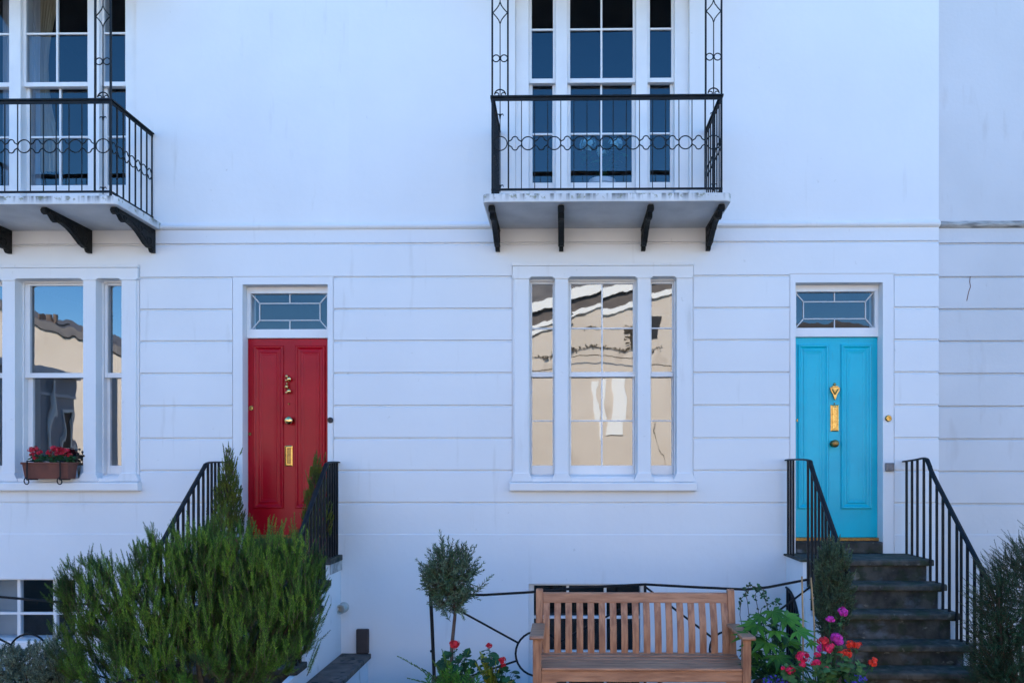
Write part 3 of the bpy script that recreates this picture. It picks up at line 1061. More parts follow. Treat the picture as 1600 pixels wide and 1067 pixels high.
m.tube([(kx, DY - 0.004, Z(599, DY)), (kx, DY - 0.02, Z(604, DY))], 0.007, 8)
m.tube([(kx - .03, DY - 0.03, Z(609, DY)), (kx, DY - 0.044, Z(617, DY)), (kx + .03, DY - 0.03, Z(609, DY))], 0.007, 8)
m.build('door_knocker', M['brass'], dB, 0.002)
m = MB()
x0, x1, z0, z1 = X(1297.5, DY), X(1310, DY), Z(674, DY), Z(633, DY)
nested(m, x0, x1, z0, z1, DY, [(0, 0), (0, 0.008), (0.007, 0.010), (0.010, 0.006), (0.016, 0.006), (0.018, 0.013), (0.030, 0.014)])
m.build('letterbox', M['brass'], dB)
disc(dB, 'lock', X(1246.5, DY), Z(657, DY), 0.018, M['brass'])
disc(dB, 'spyhole', X(1303.5, DY), Z(631, DY), 0.008, M['dull_brass'])

# small wall fittings (parts of the houses)
disc(houseB, 'doorbell', X(1387.5), Z(654), 0.034, M['brass'], y=-0.003, h=0.02)
disc(houseA, 'doorbell', X(516.5), Z(656), 0.030, M['slate'], y=-0.003, h=0.02)
m = MB()
m.box(X(1382.5), X(1395.5), -0.035, -0.003, Z(736), Z(723))
nested(m, X(1386), X(1394), Z(734), Z(725), -0.035, [(0, 0), (0.004, 0.008), (0.012, 0.006)])
m.build('bell_push_box', M['grey_plastic'], houseB, 0.004)
m = MB()
c = at(537.5, 948, 0)
m.lathe([(0.055, 0), (0.055, 0.02), (0.042, 0.03), (0.042, 0.11), (0.050, 0.112), (0.050, 0.14), (0.036, 0.14), (0.034, 0.08)], (c.x, 0, c.z), 'y', 20)
m.build('vent_pipe', M['pipe'], houseA, smooth=False)

# basement windows
m = MB()
x0, x1, z0, z1 = BWB
m.box(x0, x0 + 0.05, 0.08, 0.2, z0, z1)
m.box(x1 - 0.05, x1, 0.08, 0.2, z0, z1)
m.box(x0 + .05, x1 - .05, 0.082, 0.2, z1 - 0.028, z1)
m.box(x0 + .05, x1 - .05, 0.082, 0.2, z0, z0 + 0.08)
for px in (887, 945.5):
    xx = X(px, .11)
    m.box(xx - 0.014, xx + 0.014, 0.09, 0.14, z0 + .08, z1 - .028)
for py in (963.5, 1017, 1071):
    zz = Z(py, .11)
    m.box(x0 + .05, x1 - .05, 0.092, 0.138, zz - 0.014, zz + 0.014)
bwb = m.build('basement_window', M['white_paint'], houseB, 0.003)
g = MB()
pane_grid(g, x0 + .05, x1 - .05, z0 + .08, z1 - .028, [X(887, .11), X(945.5, .11)], [Z(1071, .11), Z(1017, .11), Z(963.5, .11)], 0.115, 0.003)
g.build('pane', M['glass_low'], bwb)
m = MB()
x0, x1, z0, z1 = BWA
m.box(x0, x0 + 0.04, 0.08, 0.2, z0, z1)
m.box(x1 - 0.04, x1, 0.08, 0.2, z0, z1)
m.box(x0 + .04, x1 - .04, 0.082, 0.2, z1 - 0.022, z1)
m.prism([(0.02, z0 - 0.0), (0.02, z0 + 0.025), (0.2, z0 + 0.05), (0.2, z0)], 'x', x0 + .04, x1 - .04)
for px in (-26, 31.5, 87.5):
    xx = X(px, .11)
    m.box(xx - 0.018, xx + 0.018, 0.09, 0.14, z0 + .04, z1 - .022)
zz = Z(957.5, .11, 60)
m.box(x0 + .04, x1 - .04, 0.092, 0.138, zz - 0.013, zz + 0.013)
bwa = m.build('basement_window', M['white_paint'], houseA, 0.003)
g = MB()
pane_grid(g, x0 + .04, x1 - .04, z0 + .04, z1 - .022, [X(-26, .11), X(31.5, .11), X(87.5, .11)], [zz], 0.115, 0.003)
g.build('pane', M['glass_low'], bwa)
m = MB().box(BWA[0] - .1, X(33, .3), 0.28, 0.30, BWA[2] - .1, BWA[3] + .05)
o = m.build('roller_blind', M['light_room'])
tag(o, 'pale blue-grey blind behind the left panes of the basement window', 'blind')

# curtains behind the upper left window


def curtain(xa, xb, za, zb, mat, label, gather=0.0, y=0.42):
    m = MB()
    n, k = 40, 14
    v = []
    for j in range(k + 1):
        t = j / k
        z = zb + (za - zb) * t
        for i in range(n + 1):
            s = i / n
            w = 1 - gather * math.sin(PI * min(1, t * 1.15))
            x = xa + (xb - xa) * s * w
            v.append((x, y + 0.03 * math.sin(s * 34) * (0.6 + 0.4 * t), z))
    f = [(j * (n + 1) + i, j * (n + 1) + i + 1, (j + 1) * (n + 1) + i + 1, (j + 1) * (n + 1) + i) for j in range(k) for i in range(n)]
    m.add(v, f)
    o = m.build('curtain', mat, None, smooth=True)
    tag(o, label, 'curtain')
    return o


curtain(CXA - 0.40, CXA - 0.17, 5.1, 7.1, M['curtain'], 'cream curtain gathered at the left of the middle panes above the left balcony', 0.65)
curtain(CXA + 0.80, CXA + 0.62, 5.1, 7.1, M['curtain'], 'cream curtain at the right-hand panes above the left balcony', 0.5)
curtain(CXA - 0.82, CXA - 0.40, 4.5, 7.1, M['net'], 'pale net curtain in the leftmost panes above the left balcony', 0.0)

# ------------------------------------------------------------------ steps
LZ_R, LZ_B = 0.925, 0.945
def rough_slab(m, x0, x1, y0, y1, z0, z1, n=30):
    """worn stone slab: the nosing wanders and the top dips"""
    v = []
    ph = random.uniform(0, 6)
    for k in range(n + 1):
        x = x0 + (x1 - x0) * k / n
        e = 0.004 * math.sin(x * 9 + ph) + random.uniform(-.003, .003) + (0.012 if random.random() < 0.07 else 0)
        dip = -0.004 * math.sin(PI * k / n) + random.uniform(-.0012, .0012)
        v += [(x, y0 + e + 0.006, z0), (x, y0 + e, z0 + 0.012), (x, y0 + e, z1 - 0.016 + dip), (x, y0 + e + 0.005, z1 - 0.005 + dip), (x, y0 + e + 0.016, z1 + dip), (x, y1, z1), (x, y1, z0)]
    f = []
    for k in range(n):
        for q in range(7):
            w = (q + 1) % 7
            f.append((k * 7 + q, k * 7 + w, k * 7 + 7 + w, k * 7 + 7 + q))
    f += [tuple(range(7)), tuple(n * 7 + q for q in range(6, -1, -1))]
    m.add(v, f)


# turquoise door steps
SX0, SX1 = 2.29, 3.56
nose_y = [-0.58, -0.81, -1.04, -1.27, -1.50, -1.73]
nose_z = [Z(873.5, nose_y[0]), Z(912, nose_y[1]), Z(957, nose_y[2]), Z(1006, nose_y[3]), Z(1049, nose_y[4]), 0.02]
st = thing('front_steps', (2.9, -0.8, 0), 'dark mossy stone steps up to the turquoise door', 'steps', 'flights of front steps')
for i, (yn, zn) in enumerate(zip(nose_y[:5], nose_z[:5])):
    yb = 0.0 if i == 0 else nose_y[i - 1] + 0.03
    m = MB()
    t = 0.058
    dx = i * 0.012
    rough_slab(m, SX0 + (0.076 if i == 0 else 0.06), SX1 + dx, yn, yb, zn - t, zn)
    o = m.build('tread', M['tread_stone'], st)
    m = MB()
    znext = nose_z[i + 1] if i < 4 else -0.02
    m.box(SX0 + 0.075, SX1 + dx - 0.012, yn + 0.035, yb + 0.05 if i else -0.01, znext - 0.10 if i < 4 else -0.1, zn - t - 0.001)
    m.build('riser', M['stone'], st)
m = MB().box(BX0 + 0.003, BX1 - 0.003, -0.012, DY + 0.05, LZ_B + 0.002, Z(838.5, DY) - 0.036)
m.build('door_step', M['stone'], st, 0.006)
# white flank wall on the left of the flight
m = MB()
poly = [(-0.002, -1.35), (-0.002, LZ_B - 0.025), (-0.56, LZ_B - 0.025)]
for yn, zn in zip(nose_y[1:], nose_z[1:]):
    poly += [(yn + 0.25, zn - 0.07), (yn + 0.02, zn - 0.07)]
poly += [(-1.71, -0.08), (-1.71, -1.35)]
m.prism(poly, 'x', SX0 + 0.02, SX0 + 0.074)
m.build('flank_wall', M['lower_wall'], st)
m = MB()
m.prism(poly, 'x', SX1 - 0.06, SX1 - 0.014)
m.build('flank_wall', M['lower_wall'], st)
m = MB().box(SX0 - 0.006, SX0 + 0.072, -0.575, -0.003, LZ_B - 0.024, LZ_B - 0.004)
m.build('capping', M['stone'], st, 0.004)
# barred arch in the flank
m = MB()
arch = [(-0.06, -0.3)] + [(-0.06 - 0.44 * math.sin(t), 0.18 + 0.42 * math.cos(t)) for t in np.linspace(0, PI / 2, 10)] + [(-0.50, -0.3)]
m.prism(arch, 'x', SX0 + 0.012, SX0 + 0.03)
ag = m.build('arch_shade_panel', M['dark_fill'], st)  # solid panel on the flank; the darkness inside the arch is painted
m = MB()
for k in range(5):
    y = -0.10 - k * 0.085
    zt = 0.18 + 0.42 * math.sqrt(max(0, 1 - ((-0.06 - y) / 0.44) ** 2))
    m.beam((SX0 + 0.002, y, -0.3), (SX0 + 0.002, y, zt), 0.014, 0.014, up=(0, 1, 0))
m.tube([(SX0 + 0.004, p[0], p[1]) for p in arch[1:-1]], 0.012, 6)
m.build('iron_bars', M['iron'], ag)

# red door steps (mostly behind the rosemary)
QX0, QX1 = X(352), X(533.5)
st2 = thing('front_steps', ((QX0 + QX1) / 2, -0.8, 0), 'stone steps up to the red door, half hidden by the rosemary', 'steps', 'flights of front steps')
ry = [-0.42, -0.66, -0.90, -1.14, -1.38]
rz = [LZ_R, LZ_R - 0.21, LZ_R - 0.42, LZ_R - 0.63, LZ_R - 0.84]
for i, (yn, zn) in enumerate(zip(ry, rz)):
    yb = 0.0 if i == 0 else ry[i - 1] + 0.03
    m = MB().box(QX0 - 0.02, QX1 + 0.015, yn, yb, zn - 0.06, zn)
    m.build('tread', M['stone'], st2, 0.010, segs=3)
    m = MB().box(QX0 + 0.05, QX1 - 0.06, yn + 0.035, yb + 0.05 if i else -0.01, zn - 0.30, zn - 0.061)
    m.build('riser', M['stone'], st2)
m = MB().box(RX0 + 0.003, RX1 - 0.003, -0.012, DY + 0.05, LZ_R + 0.002, Z(835.5, DY) - 0.036)
m.build('door_step', M['stone'], st2, 0.006)
for xa, xb in ((QX0, QX0 + 0.05), (QX1 - 0.058, QX1 - 0.004)):
    poly = [(-0.002, -1.35), (-0.002, rz[0] - 0.062), (ry[0] + 0.02, rz[0] - 0.062)]
    for yn, zn in zip(ry[1:], rz[1:]):
        poly += [(yn + 0.26, zn - 0.062), (yn + 0.02, zn - 0.062)]
    poly += [(-1.60, rz[-1] - 0.08), (-1.60, -1.35)]
    m = MB().prism(poly, 'x', xa, xb)
    m.build('flank_wall', M['lower_wall'], st2)
m = MB().box(QX1 - 0.002, QX1 + 0.010, -0.40, -0.003, rz[0] - 0.16, rz[0] - 0.061)
m.build('edge_patch', pm('weathered_edge', (0.45, 0.46, 0.46), (0.20, 0.20, 0.19), 9, 0.9, 0.8, 40), st2, 0.004)

# coping ledge beside the red door steps
lw = thing('low_wall', (-2.15, -0.8, -1.35), 'low white wall with dark stone coping beside the steps to the red door', 'wall')
cz = Z(1021)
m = MB().box(QX1 + 0.002, X(580) - 0.03, -1.60, -0.002, -1.35, cz - 0.055)
m.build('wall', M['lower_wall'], lw)
m = MB()
for a, b in ((-0.003, -0.42), (-0.425, -0.93), (-0.935, -1.60)):
    m.box(QX1 + 0.003, X(580), b, a, cz - 0.053, cz)
m.build('coping', M['coping'], lw, 0.006)
m = MB()
m.box(X(558), X(577.5), -0.05, -0.004, cz + 0.004, Z(982))
o = m.build('brown_tile', M['slate'], None, 0.012, segs=3)
tag(o, 'dark brown upright tile standing against the white wall on the stone coping', 'tile')

# ------------------------------------------------------------------ stair railings


def stair_railing(label, x, path, ys, foot, end_scroll=True, flare=0.0):
    """path: handrail (y,z) points; ys: baluster positions; foot(y): z of the baluster foot"""
    root = thing('stair_railing', (x, path[0][0], foot(path[0][0])), label, 'railing', 'black iron railings beside the front steps')

    def xof(y):
        return x + flare * max(0, -0.55 - y)
    m = MB()
    pts = [Vector((xof(p[0]), p[0], p[1])) for p in path]
    # smooth the handrail
    fine = []
    for i in range(len(pts) - 1):
        p0, p1, p2, p3 = pts[max(i - 1, 0)], pts[i], pts[i + 1], pts[min(i + 2, len(pts) - 1)]
        for k in range(6):
            t = k / 6
            fine.append(0.5 * ((2 * p1) + (p2 - p0) * t + (2 * p0 - 5 * p1 + 4 * p2 - p3) * t * t + (3 * p1 - p0 - 3 * p2 + p3) * t ** 3))
    fine.append(pts[-1])
    verts, faces = [], []
    for i, p in enumerate(fine):
        t = (fine[min(i + 1, len(fine) - 1)] - fine[max(i - 1, 0)]).normalized()
        u = Vector((1, 0, 0)).cross(t).normalized()
        for a, b in ((-0.022, -0.007), (0.022, -0.007), (0.020, 0.005), (0, 0.010), (-0.020, 0.005)):
            verts.append(p + Vector((a, 0, 0)) + u * (b if u.z > 0 else -b))
    n = 5
    for i in range(len(fine) - 1):
        for k in range(n):
            l = (k + 1) % n
            faces.append((i * n + k, i * n + l, (i + 1) * n + l, (i + 1) * n + k))
    faces += [tuple(range(n)), tuple((len(fine) - 1) * n + k for k in range(n))]
    m.add(verts, faces)
    m.build('handrail', M['iron'], root)
    fy = [p.y for p in fine][::-1]
    fz = [p.z for p in fine][::-1]
    for y in ys:
        zt = float(np.interp(y, fy, fz))
        m = MB().beam((xof(y), y, foot(y)), (xof(y), y, zt), 0.019, 0.019, up=(0, 1, 0))
        m.build('baluster', M['iron'], root)
    return root


def foot_b(y):
    for yn, zn in zip(nose_y[:5], nose_z[:5]):
        if y >= yn + 0.004:
            return zn - 0.012
    return -0.02


def foot_r(y):
    for yn, zn in zip(ry, rz):
        if y >= yn + 0.004:
            return zn - 0.012
    return -0.02


def d2y(px, xw):
    """depth where world x = xw shows at image column px"""
    lo, hi = -3.5, 0.3
    for _ in range(40):
        mid = (lo + hi) / 2
        if (at(px, PPY, mid).x - xw) * (1 if xw < 0 else 1) > 0 if xw > 0 else (at(px, PPY, mid).x - xw) < 0:
            hi = mid
        else:
            lo = mid
    return (lo + hi) / 2


XL, XR = 2.315, 3.522
ysl = [-0.06, -0.15, -0.24] + [d2y(p, XL) for p in (1262.5, 1268.5, 1274, 1279.5, 1285, 1290, 1295, 1300.5, 1306)]
stair_railing('black iron stair railing on the left of the turquoise door steps, nearest the bench', XL,
              [(-0.01, Z(718.5, -0.01)), (-0.3, Z(718, -.3)), (-0.72, Z(719, -.72)), (-0.80, Z(727, -.8)), (-0.92, Z(748, -.92)), (-1.48, Z(845, -1.48)), (-1.75, 0.95)], ysl, foot_b)
ysr = [d2y(p, XR) for p in (1416.5, 1425, 1433.5, 1443.5, 1453.5, 1463, 1472, 1481.5, 1492.5)] + [-1.12, -1.22, -1.33, -1.43]
stair_railing('long black iron stair railing on the right of the turquoise door steps', XR,
              [(-0.01, Z(721, -0.01)), (-0.25, Z(718.5, -.25)), (-0.48, Z(716, -.48)), (-0.56, Z(726, -.56)), (-0.70, Z(753, -.7)), (-1.52, Z(905, -1.52, 1530)), (-1.60, 0.85)],
              ysr, foot_b, flare=0.03)
o = MB().beam((XR + 0.06, -1.64, 0.0), (XR + 0.06, -1.64, 0.93), 0.035, 0.035, up=(0, 1, 0)).build('railing_post', M['iron'])
tag(o, 'thick black iron post at the foot of the long railing by the dark bush', 'post')
XRL, XRR = X(349), X(529)
pathr = [(-0.01, Z(722)), (-0.25, Z(722, -.25)), (-0.40, Z(724, -.40)), (-0.50, Z(736, -.5)), (-1.08, Z(820, -1.08)), (-1.75, 0.72)]
ysR = [-0.05, -0.13, -0.21, -0.29, -0.37, -0.47, -0.57, -0.67, -0.77, -0.87, -0.97, -1.07, -1.17, -1.27]
stair_railing('black iron stair railing on the left of the red door, above the rosemary', XRL + 0.01, pathr, [y for y in ysR if y > -1.4][1::1], foot_r)
stair_railing('black iron stair railing on the right of the red door, ending by the white wall', XRR - 0.0, pathr, ysR, foot_r)


# ------------------------------------------------------------------ iron garden fences
def fence(label, x0, x1, tops, panels, y):
    root = thing('iron_fence', ((x0 + x1) / 2, y, 0), label, 'fence', 'low iron fences with rings')
    m = MB()
    m.tube([(a, y, b) for a, b in tops], 0.011, 6)
    m.build('rail', M['iron'], root)
    m = MB().tube([(x0, y, -0.05), (x1, y, -0.05)], 0.010, 6)
    m.build('rail', M['iron'], root)
    for a, b, ztop, zc, r in panels:
        xc = (a + b) / 2
        m = MB().tube(ring_pts((xc, y, zc), r, 28), 0.009, 6, True)
        m.build('ring', M['iron'], root)
        for ex, ez in ((a, ztop), (b, ztop), (a, -0.05), (b, -0.05)):
            d = Vector((ex - xc, 0, ez - zc)).normalized()
            m = MB().tube([(xc + d.x * r, y, zc + d.z * r), (ex, y, ez)], 0.009, 6)
            m.build('brace', M['iron'], root)
    return root


FY = -1.5
pt = lambda px, py, y=FY: (at(px, py, y).x, at(px, py, y).z)
f1 = fence('iron fence with a ring between braces, running behind the bench and the olive tree', X(674, FY), X(1262, FY),
           [pt(674, 928), pt(756, 929), pt(825, 925), pt(920, 917), pt(1008, 912.5), pt(1090, 917), pt(1165, 920.5), pt(1200, 917), pt(1262, 905)],
           [(X(674, FY), X(1008, FY), pt(0, 928)[1], pt(0, 1018)[1], 0.19), (X(1008, FY), X(1266, FY), pt(0, 914)[1], pt(0, 1010)[1], 0.15)], FY)
m = MB().tube([(X(672.5, FY), FY, Z(926, FY)), (X(675, FY), FY, 0.5), (X(679, FY), FY, -0.02)], 0.015, 6)
m.lathe([(0.001, 0), (0.02, 0.008), (0.02, 0.022), (0.001, 0.03)], (X(675.5, FY), FY, Z(1020, FY)), 'z', 10)
m.build('post', M['iron'], f1)
m = MB().tube([(X(1008, FY), FY, Z(912, FY)), (X(1008, FY), FY, -0.02)], 0.012, 6)
m.build('post', M['iron'], f1)
f2 = fence('iron fence with a ring in front of the basement window, left of the rosemary', X(-120, FY), X(215, FY),
           [pt(-120, 924), pt(0, 932), pt(90, 940), pt(215, 950)], [(X(-125, FY), X(215, FY), pt(0, 934)[1], pt(0, 1021)[1], 0.17)], FY)
ya, yb = -3.0, -2.9
a, b = at(170, 1072, ya), at(282, 1038, yb)
o = MB().tube([a, (a + b) / 2 + Vector((0, 0, 0.006)), b], 0.010, 6).build('iron_rail', M['iron'])
tag(o, 'thin black rail sloping in front of the foot of the rosemary', 'rail')

# ------------------------------------------------------------------ bench
bench = thing('garden_bench', (X(1003, -2.6), -2.5, 0), 'teak garden bench with slatted back and flat arms', 'bench')
YF, YBK = -2.74, -2.32
bx0, bx1 = X(832.5, YF), X(1174, YF)
lw_ = 0.058
for xa in (bx0, bx1 - lw_):
    m = MB().box(xa, xa + lw_, YF, YF + 0.055, 0, 0.645)
    m.build('leg', M['teak_v'], bench, 0.004)
bl, br = bx0 + 0.004, bx1 - 0.004
for xa in (bl, br - 0.052):
    m = MB()
    m.prism([(YBK, 0), (YBK + 0.05, 0), (YBK + 0.052, 0.42), (YBK + 0.125, 0.905), (YBK + 0.10, 0.915), (YBK + 0.078, 0.905), (YBK, 0.42)], 'x', xa, xa + 0.052)
    m.build('leg', M['teak_v'], bench, 0.004)
for xa in (bx0 - 0.022, bx1 - 0.062 - 0.012 + 0.0):
    m = MB()
    # arm rest, rounded and a little dished
    pr = [(YF - 0.035, 0.648), (YF - 0.045, 0.660), (YF - 0.030, 0.674), (YF + 0.1, 0.670), (YBK - 0.02, 0.668), (YBK + 0.03, 0.668), (YBK + 0.03, 0.647)]
    m.prism(pr, 'x', xa, xa + 0.096)
    m.build('armrest', M['teak'], bench, 0.005)
m = MB()
m.box(bx0 + lw_, bx1 - lw_, YF + 0.012, YF + 0.04, 0.352, 0.428)
for xs_, sg in ((bx0 + lw_, 1), (bx1 - lw_, -1)):
    m.prism([(xs_, 0.352), (xs_ + sg * 0.115, 0.352), (xs_ + sg * 0.05, 0.315), (xs_, 0.262)], 'y', YF + 0.014, YF + 0.038)
m.build('front_rail', M['teak'], bench, 0.003)
for xa in (bl + 0.010, br - 0.042):
    m = MB().box(xa, xa + 0.03, YF + 0.056, YBK, 0.36, 0.425)
    m.build('side_rail', M['teak'], bench, 0.003)
for k in range(6):
    y0 = YF - 0.008 + k * 0.075
    dz = (0.0, -0.006, -0.010, -0.011, -0.008, -0.002)[k]
    m = MB().box((bx0 + lw_ + 0.002) if k < 1 else bl + 0.002, (bx1 - lw_ - 0.002) if k < 1 else br - 0.002, y0, y0 + 0.062, 0.430 + dz, 0.452 + dz)
    m.build('seat_slat', M['teak'], bench, 0.010, segs=3)
m = MB().box(bl + 0.052, br - 0.052, YBK + 0.004, YBK + 0.04, 0.40, 0.452)
m.build('back_rail', M['teak'], bench, 0.003)
m = MB()
m.prism([(YBK + 0.072, 0.812), (YBK + 0.106, 0.812), (YBK + 0.116, 0.880), (YBK + 0.10, 0.888), (YBK + 0.084, 0.880)], 'x', bl + 0.052, br - 0.052)
m.build('top_rail', M['teak'], bench, 0.003)
NS = 17
x_in0, x_in1 = bl + 0.052, br - 0.052
pitch = (x_in1 - x_in0) / (NS - 0.35)
for k in range(NS):
    xc = x_in0 + pitch * (k + 0.33)
    m = MB()
    pl = []
    for t in np.linspace(0, 1, 9):
        z = 0.45 + 0.364 * t
        y = YBK + 0.014 + 0.070 * t - 0.022 * math.sin(PI * t) + 0.03 * math.sin(PI * t * 0.9) * 0
        pl.append((y, z))
    poly = [(y - 0.008, z) for y, z in pl] + [(y + 0.008, z) for y, z in reversed(pl)]
    m.prism(poly, 'x', xc - 0.0245, xc + 0.0245)
    m.build('back_slat', M['teak_v'], bench, 0.002)


# ------------------------------------------------------------------ foliage makers
def frames(T):
    T = T / np.linalg.norm(T, axis=1, keepdims=True)
    A = np.where(np.abs(T[:, 2:3]) < 0.9, np.array([[0, 0, 1.0]]), np.array([[1.0, 0, 0]]))
    U = np.cross(T, A)
    U /= np.linalg.norm(U, axis=1, keepdims=True)
    V = np.cross(T, U)
    return T, U, V


def add_leaves(mb, P, D, Nn, L, W, fold=0.25, wide=0.45):
    """diamond leaves: base P, direction D, side vector from cross(D,Nn)"""
    D = D / np.linalg.norm(D, axis=1, keepdims=True)
    S = np.cross(D, Nn)
    S /= (np.linalg.norm(S, axis=1, keepdims=True) + 1e-9)
    Nn = np.cross(S, D)
    L = L.reshape(-1, 1)
    W = W.reshape(-1, 1)
    mid = P + D * L * wide
    v = np.stack([P, mid + S * W / 2 + Nn * W * fold, P + D * L, mid - S * W / 2 + Nn * W * fold], axis=1).reshape(-1, 3)
    n = len(P)
    f = np.arange(n * 4).reshape(n, 4)
    mb.add(v, f)


def shoots(mb, stem, base, dirs, length, per, leafL, leafW, ang=0.75, bend=0.25, planar=False, bendv=(0, 0, 1.0), stemr=0.0025,
           t0=0.08, tip=0.45, jitter=0.25, rng=RNG):
    N = len(base)
    Ln = np.broadcast_to(np.asarray(length, float), (N,))
    bv = np.asarray(bendv, float)
    k = np.arange(per)
    t = t0 + (1 - t0) * (k[None, :] + rng.uniform(-.3, .3, (N, per))) / per
    t = np.clip(t, 0, 1)
    d = dirs / np.linalg.norm(dirs, axis=1, keepdims=True)
    P = base[:, None, :] + d[:, None, :] * (Ln[:, None] * t)[..., None] + bv * (bend * Ln[:, None] * t ** 2)[..., None]
    T = d[:, None, :] + bv * (2 * bend * t)[..., None]
    P, T = P.reshape(-1, 3), T.reshape(-1, 3)
    T, U, V = frames(T)
    ph0 = rng.uniform(0, 2 * PI, (N, 1))
    if planar:
        phi = (k[None, :] % 2) * PI + ph0 * 0 + rng.normal(0, 0.12, (N, per))
    else:
        phi = ph0 + k[None, :] * 2.399
    phi = phi.reshape(-1)
    a = ang + rng.normal(0, jitter, len(phi)) * 0.5
    tt = t.reshape(-1)
    a = a * (1 - 0.5 * tt ** 3)
    rad = U * np.cos(phi)[:, None] + V * np.sin(phi)[:, None]
    D = T * np.cos(a)[:, None] + rad * np.sin(a)[:, None]
    sc = (1 - (1 - tip) * tt ** 2)
    L = leafL * sc * rng.uniform(0.75, 1.2, len(phi))
    W = leafW * rng.uniform(0.8, 1.2, len(phi)) * (0.6 + 0.4 * sc)
    Nn = T if not planar else V
    Nn = Nn + rng.normal(0, 0.25, Nn.shape)
    add_leaves(mb, P, D, Nn, L, W)
    if stem is not None:
        segs = 3
        ts = np.linspace(0, 1, segs + 1)
        Pc = base[:, None, :] + d[:, None, :] * (Ln[:, None] * ts)[..., None] + bv * (bend * Ln[:, None] * ts ** 2)[..., None]
        T0, U0, V0 = frames(d)
        r = stemr * (1 - 0.6 * ts)
        ang3 = np.array([0, 2 * PI / 3, 4 * PI / 3])
        off = U0[:, None, :] * np.cos(ang3)[None, :, None] + V0[:, None, :] * np.sin(ang3)[None, :, None]
        v = Pc[:, :, None, :] + off[:, None, :, :] * r[None, :, None, None]
        v = v.reshape(-1, 3)
        f = []
        for s in range(segs):
            for q in range(3):
                q2 = (q + 1) % 3
                f.append([s * 3 + q, s * 3 + q2, (s + 1) * 3 + q2, (s + 1) * 3 + q])
        f = np.array(f)
        F = (f[None] + (np.arange(N) * (segs + 1) * 3)[:, None, None]).reshape(-1, 4)
        stem.add(v, F)


def plumes(P, D, L, k=13, spread=0.75, lf=(0.25, 0.5), rng=RNG, up=0.25, start=0.3):
    """side shoots branching off leading shoots -> base, dir, length of every shoot"""
    n = len(P)
    D = D / np.linalg.norm(D, axis=1, keepdims=True)
    t = rng.uniform(start, 0.92, (n, k))
    base = P[:, None, :] + D[:, None, :] * (L[:, None] * t)[..., None]
    T, U, V = frames(D)
    ph = rng.uniform(0, 2 * PI, (n, k))
    rad = U[:, None, :] * np.cos(ph)[..., None] + V[:, None, :] * np.sin(ph)[..., None]
    dd = D[:, None, :] + rad * (spread * rng.uniform(0.6, 1.2, (n, k)))[..., None] + np.array([0, 0, up])
    ll = L[:, None] * rng.uniform(lf[0], lf[1], (n, k)) * (1.15 - 0.5 * t)
    return (np.concatenate([P, base.reshape(-1, 3)]), np.concatenate([D, dd.reshape(-1, 3)]), np.concatenate([L, ll.reshape(-1)]))


def in_blobs(blobs, n, shell=0.5, rng=RNG):
    """points in a union of ellipsoids (cx,cy,cz,rx,ry,rz), pushed towards the outside by shell"""
    w = np.array([b[3] * b[4] * b[5] for b in blobs]) ** 0.7
    w /= w.sum()
    idx = rng.choice(len(blobs), n, p=w)
    B = np.array(blobs)[idx]
    u = rng.normal(size=(n, 3))
    u /= np.linalg.norm(u, axis=1, keepdims=True)
    r = rng.uniform(0, 1, (n, 1)) ** (1 / 3 * (1 - shell))
    return B[:, :3] + u * r * B[:, 3:6], u, idx


def limbs(mb, base, tips, r0, r1=0.004, sag=0.15):
    for t in tips:
        b, t = Vector(base), Vector(t)
        mid = (b + t) / 2 + Vector((random.uniform(-.04, .04), random.uniform(-.04, .04), 0)) + Vector(((t.x - b.x) * sag, (t.y - b.y) * sag, -(t.z - b.z) * sag * .3))
        mb.tube([b, mid, t], [r0, (r0 + r1) / 2, r1], 5)


def blob(px, py, y, rx, ry, dep):
    """an ellipsoid given by where it shows; rx, ry in image units at that depth"""
    c = at(px, py, y)
    s = (y - CAM_Y) / FPX
    return (c.x, c.y, c.z, rx * s, dep, ry * s)


